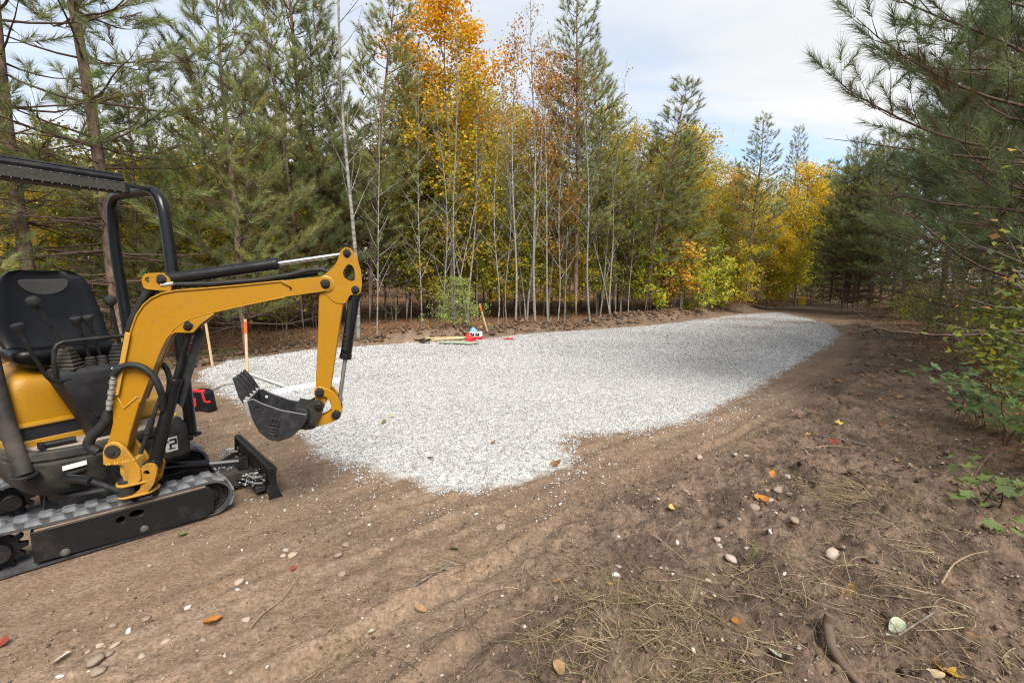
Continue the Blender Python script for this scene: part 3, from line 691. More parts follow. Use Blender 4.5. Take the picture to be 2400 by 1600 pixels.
TREES['birch_pair'] = broadleaf('birch_pair', 18, 8.6, 1.8, 1.2, 0.034, 120, 0.06, TANL, 'birch_bark', nb=36, prof='cone', el=(0.8, 1.25), stems=2, leaf_from=5.5, clump=0.12)
TREES['birch_thin'] = broadleaf('birch_thin', 19, 7.4, 1.2, 1.1, 0.023, 90, 0.06, TANL, 'birch_bark', nb=30, prof='cone', el=(0.7, 1.2), leaf_from=4.5, clump=0.1, trunk_wob=0.1)
TREES['sapling_gold'] = broadleaf('sapling_gold', 20, 4.4, 0.7, 1.15, 0.022, 2400, 0.13, GOLD + YGRN, 'grey_bark', nb=24, prof='flat', el=(0.1, 0.9), clump=0.16)
TREES['sapling_olive'] = broadleaf('sapling_olive', 21, 5.0, 0.75, 1.25, 0.024, 3200, 0.10, OLIVE + YGRN[:2], 'grey_bark', nb=26, prof='flat', el=(0.1, 0.9), clump=0.18)
TREES['sapling_lime'] = broadleaf('sapling_lime', 22, 2.8, 0.2, 1.0, 0.018, 1100, 0.15, LIME + LEMON[:2], 'grey_bark', nb=22, prof='flat', el=(0.0, 0.8), clump=0.14)
TREES['sapling_amber'] = broadleaf('sapling_amber', 23, 3.0, 0.5, 0.85, 0.02, 800, 0.15, [(0.72, 0.36, 0.05), (0.7, 0.46, 0.06), (0.55, 0.45, 0.07)], 'grey_bark', nb=20, prof='flat', el=(0.0, 0.8), clump=0.15)
TREES['bare_brush'] = broadleaf('bare_brush', 24, 2.6, 0.15, 1.0, 0.014, 240, 0.06, OLIVE + TANL, 'grey_bark', nb=30, prof='flat', el=(0.3, 1.2), stems=3, clump=0.12, trunk_wob=0.15)
TREES['green_bush'] = broadleaf('green_bush', 25, 1.5, 0.1, 0.75, 0.012, 900, 0.06, DGREEN + YGRN[1:2], 'grey_bark', nb=26, prof='flat', el=(0.1, 1.0), stems=3, clump=0.13)
TREES['yellow_bush'] = broadleaf('yellow_bush', 26, 1.3, 0.1, 0.7, 0.012, 420, 0.085, LEMON[:3] + LIME, 'grey_bark', nb=22, prof='flat', el=(0.0, 0.9), stems=2, clump=0.12)
TREES['lime_conifer'] = broadleaf('lime_conifer', 27, 1.9, 0.05, 1.05, 0.02, 4200, 0.060, [(0.36, 0.42, 0.11), (0.46, 0.50, 0.14), (0.26, 0.33, 0.08)], 'grey_bark', nb=60, prof='cone', el=(-0.15, 0.35), clump=0.07)
NAMES = {'gold_aspen': 'aspen_tree', 'pine_dead': 'pine_tree', 'pine_full': 'pine_tree', 'pine_mid': 'pine_tree', 'pine_spire': 'pine_tree', 'pine_far': 'pine_tree', 'pine_right': 'pine_tree',
         'pine_right_b': 'pine_tree', 'gold_maple': 'maple_tree', 'olive_aspen': 'aspen_tree', 'rust_oak': 'oak_tree', 'lemon_maple': 'maple_tree', 'red_maple': 'maple_tree',
         'birch': 'birch_tree', 'birch_leafy': 'birch_tree', 'birch_pair': 'birch_tree', 'birch_thin': 'birch_tree', 'sapling_gold': 'sapling', 'sapling_olive': 'sapling',
         'sapling_lime': 'sapling', 'sapling_amber': 'sapling', 'bare_brush': 'brush', 'green_bush': 'bush', 'yellow_bush': 'bush', 'lime_conifer': 'cedar_bush'}
LOOK = {'sapling_olive': 'olive leaved sapling', 'sapling_gold': 'gold leaved sapling', 'sapling_lime': 'lime green sapling', 'green_bush': 'low green bush', 'bare_brush': 'nearly bare twiggy brush', 'yellow_bush': 'yellow leaved bush', 'gold_aspen': 'golden aspen', 'olive_aspen': 'olive green aspen', 'pine_right_b': 'dark pine', 'pine_far': 'green pine', 'birch_thin': 'single thin grey birch stem', 'birch_pair': 'forked thin grey birch'}
def plant(kind, x, y, scale=1.0, rz=None, label=None, group=None, lean=(0, 0), cat=None, zs=None):
    rp = random.Random(int((x * 131 + y * 717) * 100))
    rz = rp.uniform(0, 6.28) if rz is None else rz
    root = empty(NAMES[kind], (x, y, hz1(x, y) - 0.02)); root.rotation_euler = (lean[0], lean[1], rz)
    root.scale = (scale, scale, scale if zs is None else zs)
    for part, me in TREES[kind].items():
        o = link(bpy.data.objects.new(part, me), root)
        if part != 'trunk': o['kind'] = 'stuff'
    tag(root, label, cat or {'pine_tree': 'pine tree', 'maple_tree': 'maple tree', 'aspen_tree': 'aspen tree', 'oak_tree': 'oak tree', 'birch_tree': 'birch tree', 'cedar_bush': 'bush'}.get(NAMES[kind], NAMES[kind]), group)
    return root
def plant_px(kind, u, depth, *a, **k):
    x, y = at_depth(u, depth); return plant(kind, x, y, *a, **k)
def lean_to(az, deg):                          # tilt the top towards azimuth az (clockwise from straight ahead)
    return (-R(deg) * math.cos(R(az)), R(deg) * math.sin(R(az)))

# the near left pines, behind the digger
plant_px('pine_dead', 62, 7.2, 1.0, 0.4, 'tall pine with bare trunk and dead boughs at the upper left edge', 'tall pines behind the excavator')
plant_px('pine_dead', 268, 7.8, 1.05, 2.6, 'tall pine with a bare trunk rising behind the black canopy roof', 'tall pines behind the excavator')
plant_px('pine_full', -60, 6.8, 0.56, 1.0, 'green bough pine at the left edge of the picture behind the seat', 'tall pines behind the excavator')
plant_px('pine_full', 330, 8.8, 0.50, 2.0, 'low bushy pine between the canopy posts and the boom', 'tall pines behind the excavator')
plant_px('pine_full', 560, 9.4, 0.80, 3.3, 'broad green pine rising above the yellow arm cylinder', 'tall pines behind the excavator')
plant_px('pine_full', 728, 13.4, 1.12, 5.0, 'dense green pine left of the single white birch', 'pines along the far edge of the gravel')
plant_px('pine_mid', 862, 14.6, 1.12, 1.3, zs=0.98, label='dense green pine just behind the single white birch', group='pines along the far edge of the gravel')
plant_px('pine_mid', 950, 15.5, 1.15, 2.2, zs=0.82, label='grey green pine left of the orange maple', group='pines along the far edge of the gravel')
# bare-stemmed pines in the shade between them
for k, (u, d, s, lb_) in enumerate([(705, 12.8, 0.8, 'slim brown pine trunk left of the tip of the boom'), (742, 13.4, 0.75, 'slim brown pine trunk right above the boom tip pin'), (812, 14.0, 0.8, 'slim brown pine trunk just left of the single white birch'), (640, 13.5, 0.7, 'slim brown pine trunk above the middle of the boom'), (480, 12.5, 0.62, 'slim brown pine trunk above the boom lug'), (395, 11.0, 0.6, 'slim brown pine trunk right of the canopy post')]):
    plant_px('pine_dead' if k % 2 else 'pine_mid', u, d, s, None, lb_, 'shaded pine trunks behind the left front row')
for k, (kd, u, d, s_) in enumerate([('gold_aspen', 20, 11.5, 0.5), ('olive_aspen', 150, 12.5, 0.52), ('gold_aspen', 330, 13, 0.5), ('olive_aspen', 440, 14, 0.55), ('gold_aspen', 560, 15.5, 0.62), ('sapling_gold', 90, 10.2, 0.9), ('sapling_olive', 220, 10.6, 0.9), ('sapling_gold', 420, 11.2, 0.9), ('sapling_lime', 640, 12.6, 0.9), ('sapling_gold', 700, 14.8, 1.1), ('sapling_gold', 800, 15.6, 1.2), ('sapling_olive', 900, 16.0, 1.2)]):
    plant_px(kd, u, d, s_, None, LOOK[kd] + ' glimpsed through the pines behind the excavator', 'young leafy trees behind the near pines')
# the middle of the wood
plant_px('gold_maple', 1062, 16.0, 1.02, 0.6, 'tall maple with a vivid orange and yellow crown', 'autumn trees in the left wood')
plant_px('rust_oak', 1285, 18.0, 0.95, 0.2, 'rusty brown leaved tree behind the white birch clump', 'autumn trees in the left wood')
plant_px('pine_spire', 1352, 17.6, 1.2, 0.5, zs=1.05, label='tall slender pine with a spire top right of the birch clump')
plant_px('pine_mid', 1515, 19.5, 1.25, 0.9, zs=0.86, label='dark green pine sloping to the sky left of the blue patch', group='pines along the far edge of the gravel')
plant_px('pine_mid', 1446, 19.4, 1.25, 3.9, zs=0.97, label='pine half hidden between the spire pine and the bare birches', group='pines along the far edge of the gravel')
plant_px('pine_mid', 1585, 22.5, 1.2, 5.2, zs=0.74, label='lower pine beside the ragged yellow aspen', group='pines along the far edge of the gravel')
plant_px('olive_aspen', 1600, 23, 0.92, 0.3, 'yellow green aspen with a thin ragged top beside the sky gap', 'autumn trees in the left wood')
plant_px('red_maple', 1702, 26, 0.88, 1.3, 'reddish maple top peeking between two pines', 'autumn trees in the left wood')
plant_px('pine_spire', 1752, 23.5, 1.1, 2.4, zs=0.80, label='slim pine with a pale trunk among the yellow leaves near the track end')
plant_px('pine_spire', 1850, 30, 0.92, 4.4, 'far pine whose top stands above the yellow maple')
plant_px('lemon_maple', 1868, 27, 1.02, 0.7, 'bright yellow maple at the bend of the dirt track', 'autumn trees in the left wood')
plant_px('lemon_maple', 1800, 24.5, 0.62, 3.1, 'low bright yellow maple in front of the slim pine', 'autumn trees in the left wood')
plant_px('red_maple', 1640, 23.5, 0.75, 3.0, 'orange tinted small maple among the pines', 'autumn trees in the left wood')
FR = 'autumn trees in the left wood'
for k, (kd, u, d, s_, lb_) in enumerate([('olive_aspen', 1400, 20, 0.95, 'olive and yellow aspen behind the leaning birch'), ('gold_aspen', 1482, 21.5, 0.86, 'golden leaved tree between the two dark middle pines'), ('olive_aspen', 1555, 23.5, 0.84, 'olive aspen left of the ragged topped one'),
        ('gold_maple', 1640, 26, 0.66, 'golden maple right of the ragged aspen'), ('olive_aspen', 1682, 25, 0.66, 'low olive aspen left of the slim far pine'), ('olive_aspen', 1150, 19.5, 0.98, 'olive and yellow aspen right of the orange maple'),
        ('gold_aspen', 1205, 21, 0.92, 'golden aspen behind the birch with brown top leaves'), ('olive_aspen', 1010, 17.5, 0.95, 'olive aspen left of the orange maple trunk'), ('gold_aspen', 1598, 22.6, 0.92, 'golden aspen filling the dip right of the dark middle pine'), ('olive_aspen', 1662, 24.0, 0.84, 'olive aspen left of the reddish maple top'), ('gold_aspen', 1722, 26.5, 0.80, 'golden aspen right of the reddish maple top'), ('pine_far', 1695, 28, 0.84, 'green pine behind the reddish maple top'), ('lemon_maple', 1905, 29, 0.9, 'yellow maple at the very end of the left wood'), ('lemon_maple', 1835, 23.8, 0.5, 'low yellow maple in front of the bright one')]):
    plant_px(kd, u, d, s_, None, lb_, FR)
# white birches, one by one
B = 'bare white birches along the left wood'
plant_px('birch', 833, 11.7, 1.3, 0.3, 'single white birch standing in front of the green pine', B)
plant_px('birch_thin', 878, 12.2, 0.95, 1.1, 'thin leaning birch at the brown bank right of the bucket arm', B, lean_to(80, 7))
plant_px('birch_thin', 1045, 13.8, 1.02, 2.0, 'thin pale birch rising out of the lime green bush', B)
plant_px('birch_pair', 1062, 14.6, 1.0, 0.2, 'twin stemmed birch behind the lime green bush', B, lean_to(70, 3))
plant_px('birch_thin', 1165, 15.0, 1.1, 5.2, 'thin birch between the lime bush and the birch clump', B)
plant_px('birch_leafy', 1208, 14.8, 0.95, 1.7, 'birch with brown leaves at its top left of the clump', B)
plant_px('birch', 1255, 15.2, 1.14, 2.9, 'thickest white birch in the middle of the clump', B, lean_to(90, 1.5))
plant_px('birch_leafy', 1285, 15.4, 0.9, 4.1, 'white birch just right of the thickest one', B, lean_to(85, 2.5))
plant_px('birch_thin', 1308, 16.0, 1.2, 0.1, 'slim straight birch on the right of the clump', B, lean_to(90, 2))
plant_px('birch', 1385, 16.4, 0.98, 3.6, 'white birch leaning right beside the spire pine', B, lean_to(90, 4.5))
plant_px('birch_pair', 1432, 17.8, 1.0, 2.4, 'forked thin birch between two dark pines', B, lean_to(90, 5))
plant_px('birch_thin', 1475, 18.8, 1.1, 0.9, 'leaning pale birch right of the forked one', B, lean_to(90, 6))
plant_px('birch_thin', 1530, 20.4, 1.1, 2.9, 'last pale birch before the yellow green saplings', B, lean_to(90, 5))
plant_px('birch_thin', 1118, 16.5, 1.15, 3.7, 'straight thin birch in front of the golden leaves', B)
for k, (u, d, s_, ln) in enumerate([(1095, 15.4, 1.05, 1), (1188, 16.2, 1.1, 0), (1236, 16.6, 1.15, 1), (1325, 17.2, 1.1, 3), (1408, 18.6, 1.1, 5), (1455, 19.4, 1.05, 6)]):
    plant_px('birch_thin' if k % 2 else 'birch_pair', u, d, s_, None, LOOK['birch_thin' if k % 2 else 'birch_pair'] + ' standing between the larger birches', 'thin birch stems in the left wood', lean_to(85, ln))
plant_px('birch_thin', 985, 13.6, 1.0, 4.4, 'thin grey birch at the left of the lime bush', B, lean_to(70, 4))
# leafy edge of the left wood
S = 'saplings at the edge of the left wood'
plant_px('lime_conifer', 1066, 13.2, 0.74, 0.5, 'lime green cedar bush at the gravel edge behind the tools')
plant_px('sapling_lime', 1520, 19.6, 0.95, 0.3, 'lime green sapling at the wood edge left of the amber one', S)
plant_px('sapling_amber', 1598, 20.5, 1.05, 0.9, 'amber orange leaved sapling between green saplings', S)
plant_px('sapling_lime', 1650, 20.6, 0.72, 2.0, 'low spreading green sapling right of the amber one', S)
plant_px('sapling_gold', 1745, 22.0, 0.70, 4.0, 'yellow sapling round the foot of the slim pine', S)
plant_px('sapling_gold', 1820, 24.0, 0.8, 5.0, 'golden sapling below the yellow maple', S)
for k, (kd, u, d, s_) in enumerate([('sapling_olive', 960, 15.5, 0.9), ('sapling_gold', 1010, 16.2, 0.8), ('sapling_olive', 1120, 16.8, 0.85), ('sapling_gold', 1180, 17.0, 0.8), ('sapling_olive', 1230, 17.6, 0.8), ('sapling_gold', 1330, 18.4, 0.8), ('sapling_olive', 1400, 18.8, 0.85), ('sapling_olive', 1460, 19.6, 0.9), ('sapling_gold', 1560, 21.0, 0.8), ('sapling_lime', 1700, 22.0, 0.9), ('sapling_olive', 1490, 20.2, 0.7), ('sapling_gold', 1275, 18.2, 0.75)]):
    plant_px(kd, u, d, s_, None, LOOK[kd] + ' growing just behind the row of birch stems', 'saplings behind the birch row')
rr = random.Random(5)
UND = ['sapling_olive', 'sapling_gold', 'bare_brush', 'sapling_olive', 'bare_brush']
for k in range(84):
    u = 60 + 1820 * (k + rr.random()) / 84; edge = np.interp(u, [200, 480, 830, 1225, 1650, 1890], [9.5, 10.5, 13.2, 16.5, 22.5, 27])
    plant_px(UND[k % 5], u, edge + rr.uniform(0.5, 7), rr.uniform(0.7, 1.15), None, {'sapling_olive': 'olive leaved sapling in the shade of the left wood', 'sapling_gold': 'gold leaved sapling in the shade of the left wood', 'bare_brush': 'nearly bare brush in the shade of the left wood'}[UND[k % 5]], 'understorey saplings of the left wood')
BACK = ['pine_far', 'olive_aspen', 'olive_aspen', 'olive_aspen', 'gold_aspen', 'gold_aspen', 'pine_far', 'olive_aspen']
for k in range(74):
    u = -150 + 2050 * (k + rr.random()) / 74; edge = np.interp(u, [-200, 480, 830, 1225, 1650, 1890], [9, 12.5, 15.5, 18.8, 24.5, 31])
    kind = BACK[rr.randrange(8)]
    if 930 < u < 1480 and kind == 'pine_far' and rr.random() < 0.75: kind = rr.choice(['olive_aspen', 'gold_aspen', 'gold_aspen'])
    d = edge + rr.uniform(1.0, 16)
    if u < 930 and rr.random() < 0.35: continue
    sc_ = rr.uniform(0.72, 0.98) if 930 < u < 1560 else (rr.uniform(0.42, 0.6) if u < 640 else rr.uniform(0.75, 1.0))
    plant_px(kind, u, d, sc_, None, {'pine_far': 'pine deep in the left wood', 'olive_aspen': 'olive and yellow leaved aspen deep in the left wood', 'gold_aspen': 'golden leaved aspen deep in the left wood'}[kind] + ' behind the front row', 'trees deep in the left wood')
for k in range(44):                                            # the wood closing the view behind the bend and beyond
    u = 300 + 1750 * (k + rr.random()) / 44
    plant_px(rr.choice(['pine_far', 'olive_aspen', 'olive_aspen']), u, rr.uniform(40, 58), rr.uniform(0.55, 0.8) if u < 1500 else rr.uniform(0.85, 1.1), None, 'distant tree closing the view at the back of the wood', 'distant trees behind both woods')
# right wood
W = 'dark pines of the right wood'
plant('pine_right', 5.75, 4.75, 1.0, 0.1, 'big dark pine at the right edge with long boughs reaching over the path', W)
plant('pine_right', 9.1, 7.9, 1.05, 1.9, 'dark pine behind the big right hand one', W)
plant('pine_right_b', 8.3, 6.4, 0.9, 2.9, 'dark pine between the two big right hand ones', W)
plant('pine_right_b', 11.2, 10.4, 0.98, 0.7, 'dark pine in the middle of the right wood edge', W)
plant('pine_right_b', 12.3, 13.2, 0.82, 2.2, 'dark pine standing over the right end of the gravel', W)
plant('pine_right_b', 14.8, 17.5, 0.78, 3.8, 'smaller dark pine beyond the right end of the gravel', W)
for u, d, s_, lb_ in ((1985, 23.0, 0.85, 'dark pine over the slim trunks at the far right of the gravel'), (2045, 20.5, 0.80, 'dark pine right of the slim trunk cluster'), (1932, 28.0, 0.86, 'dark pine next to the bright yellow maple'), (1905, 33.0, 0.85, 'far dark pine behind the yellow pail')):
    plant_px('pine_right_b', u, d, s_, None, lb_, W)
plant('pine_right_b', 18.5, 22.5, 0.74, 5.1, 'far dark pine where the dirt track bends behind the wood', W)
for k, (u, d) in enumerate([(1978, 21.5), (1992, 22.2), (2004, 21.2), (2016, 22.0), (2040, 20.5), (2070, 19.5), (1950, 24.0)]):
    plant_px('pine_dead', u, d, 0.7, None, 'slim dark pine trunk in the shade at the right wood edge', 'shaded pine trunks of the right wood')
for k in range(16):
    y = 4 + 24 * (k + rr.random()) / 16; x = float(right_x(y)) + rr.uniform(3.2, 10)
    kd = rr.choice(['pine_right_b', 'pine_far', 'olive_aspen'])
    plant(kd, x, y, rr.uniform(0.75, 1.0), None, LOOK[kd] + ' standing in the shade inside the right wood', 'trees inside the right wood')
for k in range(46):
    y = 2.6 + 21 * (k / 46) ** 1.3; x = float(right_x(y)) + rr.uniform(0.7, 3.0)
    kd = rr.choice(['green_bush', 'bare_brush', 'bare_brush', 'green_bush', 'bare_brush', 'yellow_bush'])
    plant(kd, x, y, rr.uniform(0.6, 1.0), None, LOOK[kd] + ' tangled along the right wood edge', 'undergrowth bushes along the right wood edge')
for k, (u, d, s) in enumerate([(1925, 33, 0.9), (1960, 36, 1.0), (1990, 31, 0.85), (2030, 35, 1.0), (1900, 39, 1.0), (2070, 33, 0.9), (1945, 43, 1.1), (2010, 44, 1.1)]):
    plant_px(['pine_right_b', 'pine_far', 'olive_aspen'][k % 3], u, d, s, None, LOOK[['pine_right_b', 'pine_far', 'olive_aspen'][k % 3]] + ' closing the gap behind the far bend of the track', 'trees behind the bend')
for k, (u, d) in enumerate([(1905, 27.5), (1935, 29), (1962, 27), (1985, 25.5), (2010, 27), (2035, 25), (1950, 32), (2000, 31)]):
    plant_px(['green_bush', 'bare_brush', 'green_bush'][k % 3], u, d, 1.7, None, LOOK[['green_bush', 'bare_brush', 'green_bush'][k % 3]] + ' closing the far end of the dirt track', 'bushes at the far bend')
plant('yellow_bush', 7.3, 6.3, 0.85, 0.4, 'yellow leaved bush at the right edge below the pine boughs')
plant('sapling_gold', 8.3, 7.2, 0.4, 0.4, 'gold leaved sapling at the right edge under the pine')

# ------------------------------------------------------------------ the mini excavator
TF, HF = Frame(MC, 46.5), Frame(MC, 120.0)    # travel frame of the tracks; house frame
BF = Frame(MC + HF.x * 0.5, 72.4)             # boom plane, swung left of the house
dig = empty('mini_excavator', tuple(MC))
tag(dig, 'yellow and black mini excavator on rubber tracks with raised boom', 'excavator')
def mb(fr): return MB(fr, MC)
def arc(cx, cy, r, a0, a1, n): return [(cx + r * math.cos(R(a0 + (a1 - a0) * i / (n - 1))), cy + r * math.sin(R(a0 + (a1 - a0) * i / (n - 1)))) for i in range(n)]
def circ(cx, cy, r, n=16): return [(cx + r * math.cos(2 * math.pi * i / n), cy + r * math.sin(2 * math.pi * i / n)) for i in range(n)]

# --- tracks
RS, RI = (-0.455, 0.137, 0.128), (0.522, 0.135, 0.122)        # rear sprocket, front idler: x, z, belt radius
def belt_loop(off=0.0, n=180):
    pts = arc(RI[0], RI[1], RI[2] + off, 90, -90, 16) + [(RI[0] - 0.98 * i / 14, 0.013 - off + 0.0 * i) for i in range(1, 14)]
    pts += arc(RS[0], RS[1], RS[2] + off, -90, -270, 16)
    for i in range(1, 14):
        t = i / 14; x = RS[0] + (RI[0] - RS[0]) * t
        pts.append((x, RS[1] + RS[2] + off + (RI[1] + RI[2] - RS[1] - RS[2]) * t - 0.012 * math.sin(math.pi * t)))
    p = np.array(pts); q = np.vstack([p, p[:1]]); d = np.r_[0, np.cumsum(np.hypot(*np.diff(q, axis=0).T))]
    s_ = np.linspace(0, d[-1], n, endpoint=False)
    return np.stack([np.interp(s_, d, q[:, 0]), np.interp(s_, d, q[:, 1])], -1), d[-1]
lug_mb = MB(); 
lw, ll, lh = 0.090, 0.072, 0.013
lug_mb.loft([[(-ll / 2, -lw / 2, 0), (ll / 2, -lw / 2, 0), (ll / 2, lw / 2, 0), (-ll / 2, lw / 2, 0)], [(-ll * 0.36, -lw * 0.46, lh), (ll * 0.30, -lw * 0.46, lh), (ll * 0.30, lw * 0.42, lh), (-ll * 0.36, lw * 0.42, lh)]])
lug0 = lug_mb.build('lug', M['rubber'], None, bevel=0.004); lug_me = lug0.data; bpy.data.objects.remove(lug0)
for side, yo, yi in ((-1, -0.498, -0.318), (1, 0.498, 0.318)):
    lp, Lb = belt_loop(); li, _ = belt_loop(-0.016); n = len(lp)
    b = mb(TF); vs, fs = [], []
    for (x, z), (x2, z2) in zip(lp, li): vs += [(x, yo, z), (x, yi, z), (x2, yi, z2), (x2, yo, z2)]
    for i in range(n):
        j = (i + 1) % n
        for k in range(4): fs.append((i * 4 + k, i * 4 + (k + 1) % 4, j * 4 + (k + 1) % 4, j * 4 + k))
    b.add(vs, fs); trk = b.build('track', M['rubber_edge'], dig)
    # tread lugs, two staggered rows
    N = 28; big, _ = belt_loop(0.0, N * 2); nxt = np.roll(big, -1, 0) - np.roll(big, 1, 0)
    for i in range(N * 2):
        row = i % 2
        t = unit(np.array([nxt[i][0], 0, nxt[i][1]])); nr = np.array([-t[2], 0, t[0]])
        c0 = np.array([big[i][0], 0, big[i][1]])
        if np.dot(nr, c0 - np.array([0.03, 0, 0.135])) < 0: nr = -nr
        if nr[2] < -0.5: continue                              # pressed into the soil below
        c0[1] = (yo * 0.76 + yi * 0.24) if row else (yo * 0.24 + yi * 0.76)
        ex, ey, ez = t, np.array([0, 1.0, 0]), nr
        o = link(bpy.data.objects.new('lug', lug_me), trk)
        W_ = lambda v: v[0] * TF.x + v[1] * TF.y + np.array([0, 0, v[2]])
        pw = W_(c0); m4 = Matrix.Identity(4)
        for k, e in enumerate((ex, ey, ez)):
            e = W_(e)
            for a_ in range(3): m4[a_][k] = e[a_]
        for a_ in range(3): m4[a_][3] = pw[a_]
        o.matrix_local = m4
    f_ = mb(TF)
    y0, y1 = (yo + 0.012 * -side, yi) if side < 0 else (yi, yo - 0.012)
    plate = [(-0.325, 0.05), (0.47, 0.024), (0.525, 0.055), (0.535, 0.185), (0.505, 0.228), (-0.325, 0.228)]
    f_.prism(plate, min(yo + side * 0.020, yi), max(yo + side * 0.020, yi), holes=[circ(0.05, 0.165, 0.021, 14), [(0.127 + 0.036 * math.cos(a), 0.178 + 0.021 * math.sin(a)) for a in np.linspace(0, 6.0, 16)]])
    fr_ = f_.build('side_frame', M['frame_dirt'], trk, bevel=0.006)
    led = mb(TF); led.box((0.09, (yo + yi) / 2 + side * 0.012, 0.2315), (0.80, 0.185, 0.007)); led.build('soil_crust', M['soil_ledge'], trk, bevel=0.002)
    for bx, bz in ((-0.20, 0.066), (0.154, 0.070)):
        r_ = mb(TF); r_.cyl((bx, yo - side * 0.03, bz - 0.004), (bx, yi, bz - 0.004), 0.060, 22); r_.build('roller', M['black_steel'], trk, bevel=0.004)
        q_ = mb(TF); q_.cyl((bx, yo + side * 0.026, bz), (bx, yo, bz), 0.021, 18); q_.cyl((bx, yo + side * 0.034, bz), (bx, yo, bz), 0.013, 6); q_.build('bolt', M['bolt'], trk, bevel=0.002)
    w_ = mb(TF); w_.lathe([(0.03, -0.05), (0.10, -0.05), (0.106, -0.04), (0.106, 0.04), (0.10, 0.05), (0.088, 0.05), (0.082, 0.02), (0.05, 0.02), (0.045, 0.055), (0.03, 0.055)], (RI[0], (yo + yi) / 2, RI[1]), (0, side, 0), 28)
    w_.build('idler', M['black_steel'], trk, bevel=0.003)
    s_ = mb(TF); tooth = []
    for k in range(11):
        a = 2 * math.pi * k / 11
        for da, r in ((-0.20, 0.083), (-0.09, 0.112), (0.09, 0.112), (0.20, 0.083)): tooth.append((RS[0] + r * math.cos(a + da), RS[1] + r * math.sin(a + da)))
    s_.prism(tooth, (yo + yi) / 2 - 0.02, (yo + yi) / 2 + 0.02); s_.cyl((RS[0], yo - side * 0.02, RS[1]), (RS[0], yi, RS[1]), 0.052, 20)
    s_.build('sprocket', M['frame_dirt'], trk, bevel=0.003)
# --- undercarriage and blade
u_ = mb(TF); u_.box((0.02, 0, 0.17), (0.62, 0.64, 0.11)); u_.lathe([(0.25, 0.2), (0.27, 0.22), (0.27, 0.29), (0.24, 0.31)], (0, 0, 0), n=28); u_.build('undercarriage', M['black_steel'], dig, bevel=0.01)
bl = mb(TF)
prof = [(0.885, 0.012), (0.966, 0.0), (0.94, 0.05), (0.925, 0.11), (0.925, 0.165), (0.934, 0.22), (0.934, 0.24), (0.885, 0.24), (0.885, 0.215), (0.908, 0.205), (0.906, 0.11), (0.918, 0.045), (0.885, 0.03)]
bl.prism(prof, -0.485, 0.485); blade = bl.build('blade', M['dusty_black'], dig, bevel=0.004)
for y in (-0.492, 0.492):
    e_ = mb(TF); e_.prism([(0.87, 0.003), (0.968, -0.004), (0.942, 0.05), (0.928, 0.11), (0.928, 0.165), (0.938, 0.235), (0.885, 0.235)], y - 0.007, y + 0.007); e_.build('end_plate', M['black_steel'], blade, bevel=0.002)
t_ = mb(TF); t_.cyl((0.905, -0.47, 0.235), (0.905, 0.47, 0.235), 0.016, 12); t_.build('top_tube', M['black_steel'], blade)
for y in (-0.17, 0.17):
    a_ = mb(TF); a_.prism([(0.28, 0.12), (0.62, 0.155), (0.90, 0.14), (0.90, 0.04), (0.62, 0.05), (0.28, 0.06)], y - 0.02, y + 0.02); a_.build('blade_arm', M['dusty_black'], blade, bevel=0.004)
    g_ = mb(TF); g_.prism([(0.70, y * 0.9 - 0.01), (0.70, y * 0.9 + 0.01), (0.89, y * 2.2 + 0.01), (0.89, y * 2.2 - 0.012)], 0.10, 0.155, plane='xy'); g_.build('gusset', M['dusty_black'], blade, bevel=0.003)
c_ = mb(TF); c_.box((0.74, 0, 0.10), (0.012, 0.31, 0.08)); c_.prism([(0.62, -0.16), (0.62, 0.16), (0.76, 0.16), (0.76, -0.16)], 0.145, 0.157, plane='xy'); c_.build('cross_plate', M['dusty_black'], blade, bevel=0.003)
h_ = mb(TF); h_.cyl((0.22, 0.02, 0.27), (0.60, 0.02, 0.20), 0.034, 16); h_.build('blade_cylinder', M['black_gloss'], blade); h_ = mb(TF); h_.cyl((0.60, 0.02, 0.20), (0.80, 0.02, 0.165), 0.016, 12); h_.build('rod', M['rod_dull'], blade)
for y in (-0.34, 0.36):
    for k in range(2):
        l_ = mb(TF); l_.tube([(0.86, y - 0.05, 0.10 + 0.05 * k), (0.80, y - 0.06, 0.12 + 0.04 * k), (0.78, y, 0.12 + 0.05 * k), (0.80, y + 0.06, 0.11 + 0.04 * k), (0.86, y + 0.05, 0.10 + 0.05 * k)], 0.009, 8); l_.build('tie_ring', M['fitting'], blade)
    h_ = mb(TF); h_.box((0.845, y, 0.06), (0.07, 0.12, 0.05)); h_.build('step_pad', M['dusty_black'], blade, bevel=0.01)
rgl = np.random.default_rng(91); SP = []                       # stones carried on the blade
for y in (-0.34, 0.36):
    for k in range(42): SP.append((0.80 + rgl.uniform(-0.06, 0.08), y + rgl.normal() * 0.055, 0.085 + rgl.uniform(0, 0.09)))
for k in range(26): SP.append((0.68 + rgl.uniform(-0.05, 0.08), rgl.uniform(-0.12, 0.12), 0.16))
for k in range(36): SP.append((0.80 + rgl.uniform(-0.08, 0.08), rgl.uniform(-0.48, 0.4), 0.006))
SPW = TF.w(SP); gg = rgl.uniform(0.22, 0.5, len(SPW))
V, q, c = rocks(SPW - MC, rgl.uniform(0.005, 0.011, len(SPW)), np.stack([gg, gg, gg], -1))
o = link(bpy.data.objects.new('caught_gravel', mesh_np('caught_gravel', V, quads=q, cols=c, mats=[M['gravel']])), blade); tag(o, kind='stuff')

